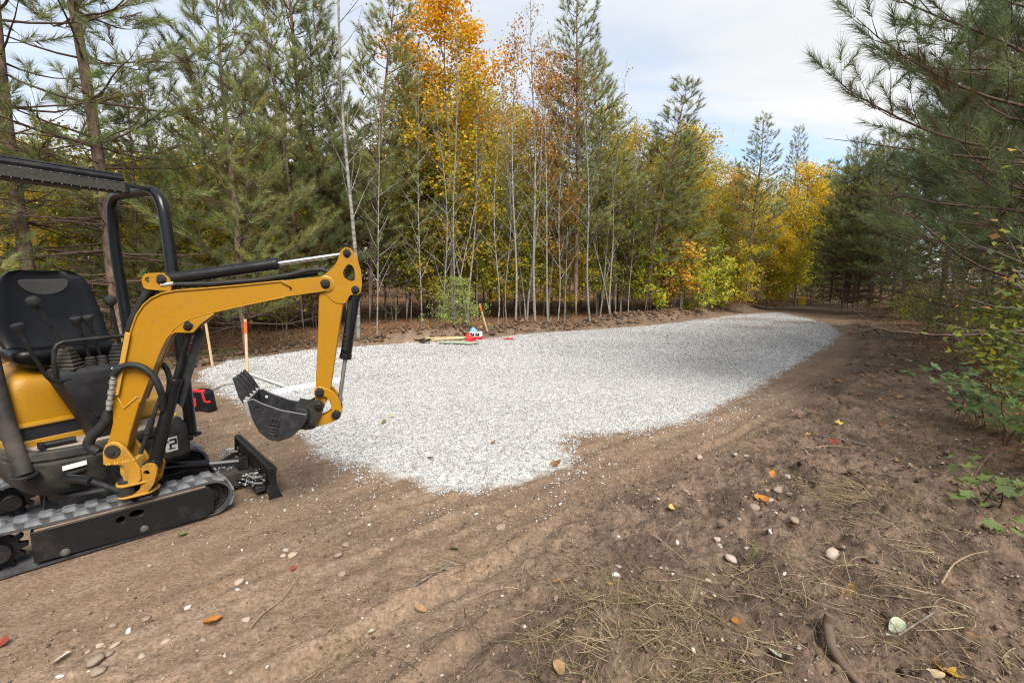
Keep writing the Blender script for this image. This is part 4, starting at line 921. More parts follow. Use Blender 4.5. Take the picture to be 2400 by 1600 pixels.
# --- house: skirt, floor, hood
def ring(pts, z, k=1.0, c=(0, 0)): return [(c[0] + (x - c[0]) * k, c[1] + (y - c[1]) * k, z) for x, y in pts]
def rounded(pts, r, n=5):
    out = []; P = [np.array(p, float) for p in pts]; L = len(P)
    for i in range(L):
        a, b, c = P[i - 1], P[i], P[(i + 1) % L]; da, dc = unit(a - b), unit(c - b)
        rr_ = min(r, np.linalg.norm(a - b) * 0.45, np.linalg.norm(c - b) * 0.45); p0, p1 = b + da * rr_, b + dc * rr_
        for k in range(n):
            t = k / (n - 1); out.append(tuple((1 - t) ** 2 * p0 + 2 * t * (1 - t) * b + t * t * p1))
    return out
skirt = rounded([(0.27, -0.16), (0.27, 0.30), (0.16, 0.45), (-0.55, 0.45), (-0.62, 0.0), (-0.55, -0.42), (0.0, -0.43), (0.19, -0.36)], 0.12)
k_ = mb(HF); k_.loft([ring(skirt, 0.285, 0.66, (-0.1, 0)), ring(skirt, 0.31, 0.84, (-0.1, 0)), ring(skirt, 0.37, 0.95, (-0.1, 0)), ring(skirt, 0.46, 0.99), ring(skirt, 0.525, 1.0), ring(skirt, 0.532, 0.98), ring(skirt, 0.545, 0.98), ring(skirt, 0.552, 1.015), ring(skirt, 0.595, 1.0), ring(skirt, 0.605, 0.97)])
plat = k_.build('platform', M['dusty_black'], dig, bevel=0.004)
f_ = mb(HF); f_.loft([ring(skirt, 0.60, 0.90), ring(skirt, 0.611, 0.90)]); f_.build('floor_plate', M['floor_plate'], plat)
d_ = mb(HF); a = HF.on_x(110, 1104, 0.275); 
d_.box((0.268, -0.205, 0.497), (0.008, 0.11, 0.026)); d_.build('warning_label', M['decal_white'], plat)
d_ = mb(HF); d_.box((0.258, -0.205, 0.452), (0.02, 0.10, 0.028)); d_.build('vent_slot', M['decal_black'], plat, bevel=0.012)
for k in range(4):
    d_ = mb(HF); d_.box((0.14, -0.30 + 0.1 * k, 0.613), (0.05, 0.012, 0.012)); d_.build('floor_rib', M['floor_plate'], plat, bevel=0.002)
t_ = mb(HF); t_.cyl((0.16, -0.30, 0.632), (0.18, -0.16, 0.632), 0.020, 14); t_.box((0.16, -0.31, 0.63), (0.05, 0.025, 0.04)); t_.build('foot_pedal', M['black_steel'], plat, bevel=0.003)
hood = rounded([(0.045, -0.42), (0.045, 0.20), (-0.55, 0.30), (-0.6, 0.0), (-0.55, -0.43)], 0.10)
def hring(z, k, dx=0.0): return [(-0.25 + (x + 0.25) * k + dx, (y + 0.07) * k - 0.07, z) for x, y in hood]
h_ = mb(HF); h_.loft([hring(0.605, 1.0), hring(0.648, 1.0)]); hb = h_.build('hood', M['yellow'], dig, bevel=0.004)
h_ = mb(HF); h_.loft([hring(0.648, 0.975), hring(0.725, 0.975)]); h_.build('black_band', M['plastic'], hb)
h_ = mb(HF); h_.loft([hring(0.725, 1.0), hring(0.735, 1.03), hring(0.75, 1.03), hring(0.758, 0.985), hring(0.86, 0.975), hring(0.94, 0.965), hring(0.99, 0.93), hring(1.025, 0.86), hring(1.055, 0.70, -0.03), hring(1.075, 0.5, -0.06)])
h_.build('engine_cover', M['yellow'], hb)
# seat
st = mb(HF); sy = -0.095
def seat_ring(z, x0, x1, hw): return [(x, sy + y, z) for x, y in rounded([(x1, -hw), (x1, hw), (x0, hw * 0.92), (x0, -hw * 0.92)], 0.09, 6)]
st.loft([seat_ring(1.055, -0.30, 0.0, 0.17), seat_ring(1.085, -0.34, 0.05, 0.215), seat_ring(1.13, -0.36, 0.07, 0.26), seat_ring(1.165, -0.36, 0.07, 0.26), seat_ring(1.19, -0.35, 0.05, 0.25), seat_ring(1.195, -0.33, 0.02, 0.21), seat_ring(1.185, -0.3, -0.06, 0.15)])
seat = st.build('seat', M['vinyl'], dig, sharp=60)
bk = mb(HF); rings = []
for z, hw, x, th in ((1.16, 0.225, -0.20, 0.10), (1.24, 0.24, -0.245, 0.085), (1.34, 0.235, -0.28, 0.075), (1.44, 0.22, -0.30, 0.07), (1.52, 0.208, -0.315, 0.065), (1.58, 0.192, -0.325, 0.06), (1.62, 0.172, -0.33, 0.05), (1.648, 0.145, -0.335, 0.035), (1.66, 0.10, -0.335, 0.015)):
    rg_ = []
    for k in range(24):
        a = 2 * math.pi * k / 24; cx_, cy_ = math.cos(a), math.sin(a)
        wing = 0.05 * abs(cy_) ** 3
        rg_.append((x + th * np.sign(cx_) * abs(cx_) ** 0.6 + wing, sy + 0.01 + 1.1 * hw * np.sign(cy_) * abs(cy_) ** 0.7, z))
    rings.append(rg_)
bk.loft(rings); bk.build('backrest', M['vinyl'], seat, sharp=60)
pn = mb(HF); pl = rounded([(sy - 0.125, 1.60), (sy + 0.125, 1.605), (sy + 0.105, 1.535), (sy + 0.035, 1.50), (sy - 0.04, 1.50), (sy - 0.105, 1.535)], 0.04, 5)
pn.prism([(a, b) for a, b in pl], -0.272, -0.242, plane='yz'); pn.build('backrest_panel', M['vinyl_panel'], seat, bevel=0.006)
# console and levers
cn = mb(HF)
def cring(z, x0, x1, ya, yb): return [(x, y, z) for x, y in rounded([(x1, ya), (x1, yb), (x0, yb), (x0, ya - 0.02)], 0.012, 3)]
cn.loft([cring(0.60, 0.06, 0.19, -0.06, 0.06), cring(0.68, 0.08, 0.225, -0.085, 0.10), cring(0.78, 0.09, 0.25, -0.125, 0.12), cring(0.92, 0.10, 0.268, -0.18, 0.14), cring(1.00, 0.10, 0.272, -0.21, 0.145), cring(1.045, 0.10, 0.262, -0.215, 0.145), cring(1.07, 0.10, 0.235, -0.21, 0.14)])
cons = cn.build('console', M['plastic'], dig, sharp=25)
pnl = rounded([(-0.125, 0.985), (0.10, 1.015), (0.10, 0.77), (-0.08, 0.755)], 0.03, 4)
p_ = mb(HF); p_.add([(0.276 - (0.022 if z < 0.9 else 0.0), y, z) for y, z in pnl] + [(0.255 - (0.035 if z < 0.9 else 0.0), y, z) for y, z in pnl], [tuple(range(len(pnl)))] + [(i, (i + 1) % len(pnl), (i + 1) % len(pnl) + len(pnl), i + len(pnl)) for i in range(len(pnl))]); p_.build('panel_cover', M['plastic'], cons)
for y in (0.03, 0.055):
    k_ = mb(HF); k_.lathe([(0.009, 0), (0.009, 0.008), (0.005, 0.011)], (0.262, y, 1.045), (1, 0, 0.3), 10); k_.build('indicator', M['chrome'], cons)
k_ = mb(HF); k_.lathe([(0.016, 0), (0.016, 0.008), (0.012, 0.012)], (0.27, 0.095, 0.975), (1, 0, 0), 14); k_.build('key_switch', M['chrome'], cons)
def bellows(c, r0, r1, h, n, name='bellows'):
    pr = []
    for i in range(n):
        r = r0 + (r1 - r0) * i / n; pr += [(r, h * i / n), (r * 1.02, h * (i + 0.35) / n), (r * 0.78, h * (i + 0.7) / n)]
    pr.append((r1 * 0.7, h)); b_ = mb(HF); b_.lathe(pr, c, n=4 if r0 > 0.05 else 14); return b_.build(name, M['dusty_black'], cons, sharp=20)
bellows((0.17, -0.150, 1.068), 0.090, 0.028, 0.13, 6); bellows((0.17, 0.11, 1.068), 0.085, 0.028, 0.13, 6)
for y in (-0.045, 0.01): bellows((0.18, y, 1.068), 0.032, 0.026, 0.06, 4)
def lever(path, knob, r=0.010, flared=True):
    l_ = mb(HF); l_.tube(path, r, 10); lv = l_.build('lever', M['black_steel'], cons)
    top = np.array(path[0], float); d = unit(top - np.array(path[1], float)); q = mb(HF)
    if flared: q.lathe([(0.012, -0.07), (0.013, -0.03), (0.024, 0.0), (0.029, 0.022), (0.029, 0.03), (0.020, 0.036)], top, d, 14)
    else: q.lathe([(0.006, -0.034), (0.022, -0.028), (0.031, -0.012), (0.033, 0.004), (0.028, 0.022), (0.014, 0.032), (0.004, 0.034)], top, d, 18)
    q.build('knob', M['plastic'], lv)
lever([(0.21, -0.270, 1.475), (0.18, -0.155, 1.18)], 0, 0.011, False)
lever([(0.21, 0.076, 1.468), (0.18, 0.11, 1.17)], 0, 0.011, False)
lever([(0.22, -0.100, 1.345), (0.185, -0.05, 1.12)], 0); lever([(0.22, -0.045, 1.35), (0.185, 0.005, 1.12)], 0)
lever([(0.30, -0.362, 1.33), (0.29, -0.325, 1.19), (0.275, -0.275, 1.05), (0.27, -0.255, 1.022), (0.265, -0.225, 1.012), (0.26, -0.17, 1.02)], 0)
gr_ = mb(HF); gr_.tube([(0.23, -0.225, 1.02), (0.235, -0.228, 1.12), (0.24, -0.222, 1.19), (0.24, -0.205, 1.225), (0.24, -0.175, 1.238), (0.24, -0.05, 1.242), (0.24, 0.15, 1.245)], 0.012, 10); gr_.build('guard_rail', M['black_steel'], cons)
# side tank with sticker, rear bits
b_ = mb(HF); bx = rounded([(0.26, 0.24), (0.26, 0.44), (-0.22, 0.46), (-0.22, 0.22)], 0.06); b_.loft([ring(bx, 0.33, 0.88, (0, 0.35)), ring(bx, 0.37, 1.0), ring(bx, 0.53, 1.0), ring(bx, 0.58, 0.96, (0, 0.35)), ring(bx, 0.60, 0.8, (0, 0.35))])
tank = b_.build('tank', M['dusty_black'], dig, bevel=0.004)
d_ = mb(HF); d_.box((0.263, 0.305, 0.465), (0.003, 0.075, 0.10)); d_.build('sticker', M['decal_white'], tank)
for yy, z0, wy, hz_ in ((0.315, 0.462, 0.045, 0.012), (0.332, 0.447, 0.012, 0.03), (0.315, 0.432, 0.045, 0.012), (0.298, 0.418, 0.012, 0.028), (0.305, 0.40, 0.04, 0.006), (0.283, 0.452, 0.012, 0.01)):
    d_ = mb(HF); d_.box((0.2655, yy, z0 + 0.035), (0.002, wy, hz_)); d_.build('sticker_mark', M['decal_black'], tank)
d_ = mb(HF); d_.lathe([(0.032, 0), (0.032, 0.022), (0.022, 0.028)], (0.05, 0.41, 0.60), n=16); d_.build('filler_cap', M['cap_yellow'], tank)
d_ = mb(HF); d_.prism([(-0.28, 0.18), (-0.02, 0.2), (-0.02, 0.42), (-0.28, 0.44)], 0.605, 0.76, plane='xy'); d_.build('side_cover', M['yellow'], tank, bevel=0.03)
# canopy: two side hoops, roof, light bar
cp = mb(HF)
def smooth_path(pts, n=6, r=0.1):
    out = [np.array(pts[0], float)]
    for i in range(1, len(pts) - 1):
        a, b, c = (np.array(p, float) for p in pts[i - 1:i + 2]); da, dc = unit(a - b), unit(c - b); q = min(r, np.linalg.norm(a - b) * 0.45, np.linalg.norm(c - b) * 0.45)
        for k in range(n):
            t = k / (n - 1); out.append((1 - t) ** 2 * (b + da * q) + 2 * t * (1 - t) * b + t * t * (b + dc * q))
    out.append(np.array(pts[-1], float)); return out
cp.tube(smooth_path([(0.22, 0.455, 0.50), (0.185, 0.455, 1.15), (0.165, 0.455, 1.75), (0.115, 0.455, 2.215), (-0.62, 0.44, 2.235), (-0.66, 0.44, 1.88), (-0.56, 0.43, 1.25), (-0.50, 0.42, 0.5)], 8, 0.17), 0.037, 14)
can = cp.build('canopy', M['black_gloss'], dig)
cp = mb(HF); cp.tube(smooth_path([(0.17, -0.395, 0.49), (0.06, -0.415, 0.78), (0.00, -0.43, 1.2), (0.04, -0.44, 2.215), (-0.62, -0.44, 2.235), (-0.62, -0.43, 1.5), (-0.52, -0.40, 0.5)], 8, 0.15), 0.041, 14); cp.build('hoop', M['dusty_black'], can)
for x, y, sx in ((0.22, 0.455, 1), (0.17, -0.395, -1)):
    k_ = mb(HF); k_.lathe([(0.062, 0), (0.062, 0.012), (0.045, 0.014)], (x, y, 0.478), n=18); k_.box((x - 0.05, y - 0.05 * sx, 0.462), (0.14, 0.10, 0.03)); k_.build('post_foot', M['black_steel'], can, bevel=0.003)
rf = mb(HF)
rp_ = [(0.03, 2.240), (0.038, 2.262), (0.02, 2.285), (-0.05, 2.296), (-0.35, 2.31), (-0.68, 2.285), (-0.70, 2.255), (-0.35, 2.285), (-0.05, 2.27)]
rf.prism(rp_, -0.62, 0.285); roof = rf.build('roof', M['black_steel'], can, bevel=0.003)
for k in range(4):
    x = 0.02 - 0.012 * k; z = 2.287 + 0.004 * k
    r_ = mb(HF); r_.cyl((x, -0.62, z - 0.0), (x, 0.285, z), 0.004, 6); r_.build('roof_seam', M['black_steel'], roof)
lb = mb(HF); lb.prism([(0.0, 2.165), (0.052, 2.165), (0.058, 2.172), (0.058, 2.232), (0.052, 2.24), (0.0, 2.24)], -0.62, 0.292); bar = lb.build('light_bar', M['black_steel'], can, bevel=0.003)
ln = mb(HF); ln.box((0.0585, -0.165, 2.202), (0.006, 0.88, 0.052)); ln.build('lens', M['lens'], bar)
for k in range(21):
    y = -0.6 + k * 0.043
    for z in (2.2335, 2.171):
        d_ = mb(HF); d_.box((0.063, y, z), (0.004, 0.004, 0.004)); d_.build('clip', M['fitting'], bar)
b_ = mb(HF); b_.box((0.03, 0.36, 2.222), (0.035, 0.16, 0.02)); b_.box((0.03, 0.30, 2.20), (0.04, 0.012, 0.07)); b_.build('bracket', M['black_steel'], can, bevel=0.003)

# --- swing post
sw = mb(BF)
cheek = [(-0.118, 0.52), (-0.112, 0.60), (-0.095, 0.64), (-0.065, 0.657), (-0.03, 0.648), (0.0, 0.61), (0.035, 0.54), (0.058, 0.485), (0.062, 0.41), (0.045, 0.385), (0.0, 0.375), (-0.03, 0.38), (-0.03, 0.44), (-0.018, 0.455), (-0.018, 0.49), (-0.03, 0.505)]
sw.prism(cheek, -0.083, -0.058); sw.prism(cheek, 0.058, 0.083)
sw.prism([(-0.05, 0.50), (0.03, 0.53), (0.055, 0.46), (0.055, 0.40), (-0.02, 0.40), (-0.05, 0.44)], -0.06, 0.06)
swing = sw.build('swing_post', M['yellow_worn'], dig, bevel=0.007)
yk = mb(BF); yoke = rounded([(-0.055, -0.105), (-0.02, -0.115), (0.10, -0.06), (0.115, 0.05), (0.05, 0.09), (-0.07, 0.07), (-0.085, -0.05)], 0.04)
for z0, z1 in ((0.375, 0.392), (0.302, 0.318)): yk.loft([[(x, y, z0) for x, y in yoke], [(x, y, z1) for x, y in yoke]])
yk.build('yoke', M['yellow_worn'], swing, bevel=0.006)
pk = mb(BF); pk.lathe([(0.045, 0), (0.045, 0.06)], (-0.03, -0.06, 0.316), n=20); pk.lathe([(0.034, 0), (0.034, 0.016), (0.016, 0.024), (0.016, 0.034)], (-0.03, -0.06, 0.392), n=20); pk.build('swing_pin', M['grease'], swing, bevel=0.003)
er = mb(BF); ear = rounded([(0.05, 0.465), (0.085, 0.497), (0.125, 0.49), (0.142, 0.455), (0.115, 0.36), (0.07, 0.305), (0.0, 0.30), (0.05, 0.35)], 0.02)
for y0, y1 in ((-0.066, -0.044), (0.044, 0.066)): er.prism(ear, y0, y1, holes=[circ(0.085, 0.44, 0.016, 14)])
er.build('cylinder_ear', M['yellow_worn'], swing, bevel=0.005)
gp = mb(BF); gp.lathe([(0.040, 0), (0.038, 0.008), (0.015, 0.010), (0.013, 0.018)], (-0.062, -0.083, 0.597), (0, -1, 0), 18); gp.build('boom_foot_pin', M['grease'], swing)
tx = mb(BF)
for k in range(11):
    if k in (2, 5, 9): continue
    tx.box((-0.098 + k * 0.0135, -0.0835, 0.522 + 0.0012 * k), (0.008, 0.004, 0.009 + 0.003 * (k % 2)))
tx.build('cast_mark', M['yellow_worn'], swing)
# nose of the house that carries the swing post
ns = mb(HF); ns.prism([(0.2, 0.34), (0.2, 0.47), (0.45, 0.44), (0.52, 0.40), (0.52, 0.33), (0.3, 0.30)], -0.06, 0.14); ns.lathe([(0.05, 0), (0.05, 0.2)], (0.52, 0.04, 0.28), n=18); ns.build('nose_bracket', M['black_steel'], dig, bevel=0.01)
sc_ = mb(BF); pA = np.array((-0.05, -0.085, 0.352)); pB = BF.on_y(214, 1127, -0.11)
sc_.cyl(pB, pA, 0.017, 14); swc = sc_.build('swing_cylinder', M['bucket_steel'], dig); s2 = mb(BF); pC = BF.on_y(150, 1118, 0.0); s2.cyl(pC, pB, 0.025, 14); s2.build('barrel', M['black_gloss'], swc)
# --- boom
bm_ = mb(BF)
outl = [(-0.105, 0.585), (-0.098, 0.645), (-0.078, 0.70), (-0.061, 0.76), (-0.055, 0.84), (-0.033, 0.94), (-0.004, 1.045), (0.037, 1.175), (0.064, 1.25), (0.092, 1.332), (0.117, 1.394), (0.156, 1.453), (0.199, 1.492), (0.255, 1.52), (0.325, 1.535), (0.429, 1.543), (0.646, 1.563), (0.94, 1.595),
        (0.94, 1.497), (0.713, 1.450), (0.563, 1.416), (0.47, 1.394), (0.40, 1.374), (0.344, 1.347), (0.295, 1.308), (0.255, 1.258), (0.222, 1.198), (0.186, 1.115), (0.150, 1.03), (0.085, 0.875), (0.022, 0.69), (0.004, 0.62), (-0.03, 0.565), (-0.08, 0.555)]
bm_.prism(outl, -0.052, 0.052); boom = bm_.build('boom', M['yellow'], dig, bevel=0.008, seg=3)
fl = mb(BF)                                                       # raised edge of the side plates
def strip(path, y0, y1, w):
    P = np.array(path); T = unit(np.gradient(P, axis=0)); Nn = np.stack([-T[:, 1], T[:, 0]], -1)
    a, b2 = P + Nn * w / 2, P - Nn * w / 2; vs = [(x, y0, z) for x, z in a] + [(x, y1, z) for x, z in a] + [(x, y1, z) for x, z in b2] + [(x, y0, z) for x, z in b2]; n = len(P)
    fs = []
    for i in range(n - 1):
        for k in range(4): fs.append((k * n + i, k * n + i + 1, ((k + 1) % 4) * n + i + 1, ((k + 1) % 4) * n + i))
    fl.add(vs, fs)
up_ = [(0.037, 1.175), (0.064, 1.25), (0.092, 1.332), (0.117, 1.394), (0.156, 1.453), (0.199, 1.492), (0.255, 1.52), (0.325, 1.535), (0.429, 1.543), (0.646, 1.563), (0.91, 1.592)]
dn_ = [(0.91, 1.492), (0.713, 1.450), (0.563, 1.416), (0.47, 1.394), (0.40, 1.374), (0.344, 1.347), (0.295, 1.308), (0.255, 1.258), (0.222, 1.198), (0.186, 1.115), (0.150, 1.03), (0.085, 0.875)]
for y0, y1 in ((-0.060, -0.045), (0.045, 0.060)):
    strip(up_, y0, y1, 0.010); strip(dn_, y0, y1, 0.010)
fl.build('plate_edge', M['yellow'], boom, bevel=0.003)
tip = mb(BF); tipo = rounded([(0.885, 1.588), (0.965, 1.600), (1.14, 1.620), (1.185, 1.612), (1.200, 1.578), (1.183, 1.540), (1.14, 1.524), (1.02, 1.507), (0.90, 1.489), (0.962, 1.545)], 0.02, 4)
for y0, y1 in ((-0.064, -0.046), (0.046, 0.064)): tip.prism(tipo, y0, y1)
tip.build('boom_tip', M['yellow'], boom, bevel=0.006)
lg = mb(BF); lo_ = rounded([(0.262, 1.262), (0.30, 1.288), (0.355, 1.283), (0.395, 1.283), (0.425, 1.325), (0.52, 1.40), (0.42, 1.385), (0.34, 1.345)], 0.015, 4)
for y0, y1 in ((-0.058, -0.036), (0.036, 0.058)): lg.prism(lo_, y0, y1)
lg.build('cylinder_lug', M['yellow'], boom, bevel=0.004)
tl_ = mb(BF); to_ = rounded([(0.165, 1.545), (0.158, 1.60), (0.178, 1.636), (0.262, 1.640), (0.300, 1.605), (0.303, 1.53)], 0.022, 4)
for y0, y1 in ((-0.056, -0.036), (0.036, 0.056)): tl_.prism(to_, y0, y1, holes=[circ(0.192, 1.598, 0.016, 14)])
tl_.build('top_lug', M['yellow'], boom, bevel=0.004)
wv = mb(BF); wv.tube([(-0.02, -0.056, 0.92), (0.005, -0.056, 0.845), (0.075, -0.056, 0.91)], 0.004, 6); wv.build('weld_seam', M['yellow'], boom)
def pin(name, s, z, y, r, par, m='black_steel'):
    g_ = mb(BF); n_ = 18; k0 = random.Random(int(s * 999)); ringp = [(s + r * k0.uniform(1.25, 1.6) * math.cos(2 * math.pi * i / n_), y + 0.0008 - 0.0016, z + r * k0.uniform(1.2, 1.75) * math.sin(2 * math.pi * i / n_)) for i in range(n_)]
    g_.add(ringp, [tuple(range(n_))]); g_.build('grease_stain', M['grease'], par)
    p_ = mb(BF); p_.lathe([(r, 0), (r, 0.010), (r * 0.8, 0.014), (r * 0.45, 0.014), (r * 0.45, 0.020)], (s, y, z), (0, -1, 0), 16); return p_.build(name, M[m], par)
pin('pivot_pin', 0.258, 1.598, -0.056, 0.020, boom); pin('pivot_pin', 0.37, 1.322, -0.058, 0.019, boom); pin('pivot_pin', 1.152, 1.573, -0.064, 0.022, boom)
for hp, r in (([(0.055, 1.17), (0.075, 1.28), (0.10, 1.36), (0.145, 1.45), (0.195, 1.53), (0.24, 1.562), (0.27, 1.568)], 0.020),):
    for y in (-0.028, 0.0, 0.028):
        h_ = mb(BF); h_.tube([(a - 0.02, y, b) for a, b in hp], r, 10); h_.build('hose', M['hose'], boom)
h_ = mb(BF); h_.tube([(0.30, -0.02, 1.572), (0.5, -0.02, 1.575), (0.75, -0.02, 1.597), (0.95, -0.02, 1.632), (1.05, -0.02, 1.66), (1.13, -0.02, 1.665), (1.17, -0.02, 1.65)], 0.015, 8); h_.build('hose', M['hose'], boom)
h_ = mb(BF); h_.tube([(0.30, 0.02, 1.565), (0.5, 0.02, 1.57), (0.75, 0.02, 1.59), (0.93, 0.02, 1.615), (1.1, 0.02, 1.64)], 0.014, 8); h_.build('hose', M['hose'], boom)
h_ = mb(BF); h_.cyl((0.25, -0.05, 1.567), (0.315, -0.05, 1.577), 0.013, 10); h_.build('hose_fitting', M['fitting'], boom)
gd = mb(BF); gd.prism([(-0.03, 0.93), (-0.005, 0.93), (0.085, 1.29), (0.060, 1.30)], -0.075, -0.064); gd.build('hose_guard', M['yellow'], boom, bevel=0.003)
# hose looping across the lower boom, with its fittings
lo2 = [BF.on_y(u, v, -0.085) for u, v in ((266, 880), (274, 866), (295, 855), (320, 855), (345, 866), (363, 885), (375, 912), (377, 940), (372, 965))]
lo2[-1] = (lo2[-1][0], -0.03, lo2[-1][2]); lo2[-2] = (lo2[-2][0], -0.05, lo2[-2][2])
h_ = mb(BF); h_.tube(smooth_path(lo2, 3, 0.02), 0.019, 12); h_.build('hose', M['hose'], boom)
f0, f1 = np.array(BF.on_y(267, 878, -0.085)), np.array(BF.on_y(254, 962, -0.085)); h_ = mb(BF)
for k in range(7):
    a, b2 = f0 + (f1 - f0) * k / 7, f0 + (f1 - f0) * (k + 0.8) / 7; h_.cyl(a, b2, 0.017 if k % 2 else 0.013, 10)
h_.build('hose_fitting', M['fitting'], boom)
bt = [BF.on_y(u, v, -0.05) for u, v in ((254, 962), (250, 985), (232, 1006), (212, 1025), (205, 1045), (230, 1058))]
h_ = mb(BF); h_.tube(smooth_path(bt, 4, 0.03), [0.02] + [0.028] * (len(smooth_path(bt, 4, 0.03)) - 1), 12); h_.build('hose_sleeve', M['hose'], boom)
lo3 = [BF.on_y(u, v, 0.09) for u, v in ((376, 850), (390, 862), (398, 885), (396, 930), (390, 1000))]
h_ = mb(BF); h_.tube(smooth_path(lo3, 4, 0.03), 0.016, 10); h_.build('hose', M['hose'], boom)
def ram(a, split, b2, r, rr_, par, rodmat='chrome', y=0.0, barrel_top=False):
    a, s2_, b2 = (np.array((p[0], y, p[1]), float) for p in (a, split, b2)); d = unit(s2_ - a)
    m_ = mb(BF); m_.cyl(a - d * 0.02, s2_, r, 20); m_.lathe([(r * 1.1, -0.03), (r * 1.1, 0.0), (r * 0.6, 0.006)], s2_, d, 20); m_.lathe([(r * 0.9, -0.03), (r * 1.05, -0.01), (r * 1.05, 0.03)], a, d, 18)
    o_ = m_.build('cylinder_barrel', M['black_gloss'], par, bevel=0.002); m_ = mb(BF); m_.cyl(s2_, b2, rr_, 14); m_.lathe([(rr_ * 1.6, -0.02), (rr_ * 1.7, 0.0), (rr_ * 1.6, 0.02)], b2, (0, 1, 0), 14); m_.build('cylinder_rod', M[rodmat], o_); return o_
ram((0.285, 1.604), (0.873, 1.700), (1.282, 1.768), 0.036, 0.0135, boom)
cyl = ram((0.105, 0.47), (0.262, 0.995), (0.370, 1.322), 0.036, 0.018, boom, 'black_gloss')
gp_ = mb(BF); gp_.prism([(0.225, 0.86), (0.27, 0.80), (0.425, 1.27), (0.405, 1.30), (0.385, 1.29)], 0.030, 0.040); gp_.build('rod_guard', M['bucket_steel'], cyl, bevel=0.002)
h_ = mb(BF); h_.tube([(0.06, -0.052, 0.56), (0.10, -0.055, 0.66), (0.15, -0.05, 0.80), (0.19, -0.045, 0.9)], 0.012, 8); h_.cyl((0.105, -0.055, 0.68), (0.135, -0.052, 0.76), 0.018, 10); h_.build('hose', M['hose'], cyl)
# --- stick
sk = mb(BF)
sko = rounded([(1.045, 0.795), (1.053, 0.885), (1.088, 1.25), (1.106, 1.50), (1.16, 1.60), (1.255, 1.55), (1.262, 1.484), (1.228, 1.315), (1.172, 1.009), (1.150, 0.88), (1.12, 0.79), (1.085, 0.755)], 0.02, 3)
sk.prism(sko, -0.043, 0.043); stick = sk.build('stick', M['yellow'], dig, bevel=0.008, seg=3)
hd = mb(BF)
hdo = rounded([(1.255, 1.790), (1.285, 1.812), (1.318, 1.798), (1.350, 1.745), (1.372, 1.66), (1.376, 1.58), (1.366, 1.515), (1.340, 1.494), (1.300, 1.505), (1.265, 1.44), (1.20, 1.45), (1.115, 1.54), (1.145, 1.632), (1.19, 1.665), (1.225, 1.71), (1.24, 1.75)], 0.022, 4)
hole = rounded([(1.298, 1.705), (1.325, 1.685), (1.337, 1.635), (1.335, 1.595), (1.298, 1.588), (1.265, 1.612), (1.258, 1.648), (1.275, 1.68)], 0.015, 3)
for y0, y1 in ((-0.048, -0.030), (0.030, 0.048)): hd.prism(hdo, y0, y1, holes=[hole])
hd.build('stick_head', M['yellow'], stick, bevel=0.005)
bs = mb(BF); bs.lathe([(0.052, 0), (0.052, 0.014), (0.045, 0.018)], (1.152, -0.043, 1.573), (0, -1, 0), 26); bs.build('pivot_boss', M['yellow'], stick)
pin('pivot_pin', 1.290, 1.768, -0.048, 0.019, stick); pin('pivot_pin', 1.332, 1.530, -0.048, 0.019, stick)
nub = mb(BF); nub.box((1.286, 0, 1.825), (0.03, 0.03, 0.018)); nub.build('grease_nipple', M['black_steel'], stick, bevel=0.003)
bc = ram((1.325, 1.495), (1.247, 1.070), (1.198, 0.790), 0.036, 0.0135, stick, 'rod_dull')
h_ = mb(BF); h_.tube([(1.30, -0.035, 1.46), (1.285, -0.045, 1.36), (1.27, -0.045, 1.25), (1.25, -0.042, 1.13)], 0.015, 8)
for k in range(4): h_.lathe([(0.019, 0), (0.019, 0.012)], (1.262 - 0.005 * k, -0.044, 1.23 - 0.03 * k), (0.15, 0, 1), 10)
h_.build('hose', M['hose'], bc)
# links
def arc_link(y0, y1):
    out_ = [(1.05, 0.89), (1.083, 0.905), (1.157, 0.874), (1.200, 0.805), (1.215, 0.72), (1.195, 0.675), (1.165, 0.668), (1.140, 0.70), (1.150, 0.755), (1.135, 0.81), (1.105, 0.838), (1.058, 0.83), (1.042, 0.86)]
    m_ = mb(BF); m_.prism(rounded(out_, 0.03, 4), y0, y1); return m_
arc_link(-0.066, -0.048).build('guide_link', M['yellow'], stick, bevel=0.005); arc_link(0.048, 0.066).build('guide_link', M['yellow'], stick, bevel=0.005)
hl_ = mb(BF); ho = rounded([(1.215, 0.715), (1.19, 0.665), (1.12, 0.640), (1.02, 0.622), (0.985, 0.648), (1.0, 0.69), (1.06, 0.69), (1.12, 0.705), (1.16, 0.745)], 0.025, 4)
for y0, y1 in ((-0.044, -0.024), (0.024, 0.044)): hl_.prism(ho, y0, y1)
hl_.build('bucket_link', M['yellow'], stick, bevel=0.005)
pin('pivot_pin', 1.080, 0.862, -0.066, 0.022, stick); pin('pivot_pin', 1.176, 0.705, -0.066, 0.021, stick)
# --- bucket (mouth towards the house)
BW = 0.135
bo = [(0.672, 0.862), (0.706, 0.868), (0.757, 0.833), (0.862, 0.782), (1.002, 0.742), (1.010, 0.720), (0.965, 0.655), (0.905, 0.601), (0.832, 0.582), (0.778, 0.597), (0.728, 0.650), (0.697, 0.724), (0.682, 0.785)]
bk_ = mb(BF)
prof_out = [(0.655, 0.88), (0.682, 0.785), (0.697, 0.724), (0.728, 0.650), (0.778, 0.597), (0.832, 0.582), (0.905, 0.601), (0.965, 0.655), (1.010, 0.720), (1.002, 0.742)]
P = np.array(prof_out); Tn = unit(np.gradient(P, axis=0)); Nn = np.stack([-Tn[:, 1], Tn[:, 0]], -1); Pi = P + Nn * 0.012
vs = []; n = len(P)
for (x, z), (x2, z2) in zip(P, Pi): vs += [(x, -BW, z), (x, BW, z), (x2, BW, z2), (x2, -BW, z2)]
fs = [(0, 1, 2, 3), tuple(4 * (n - 1) + k for k in (3, 2, 1, 0))]
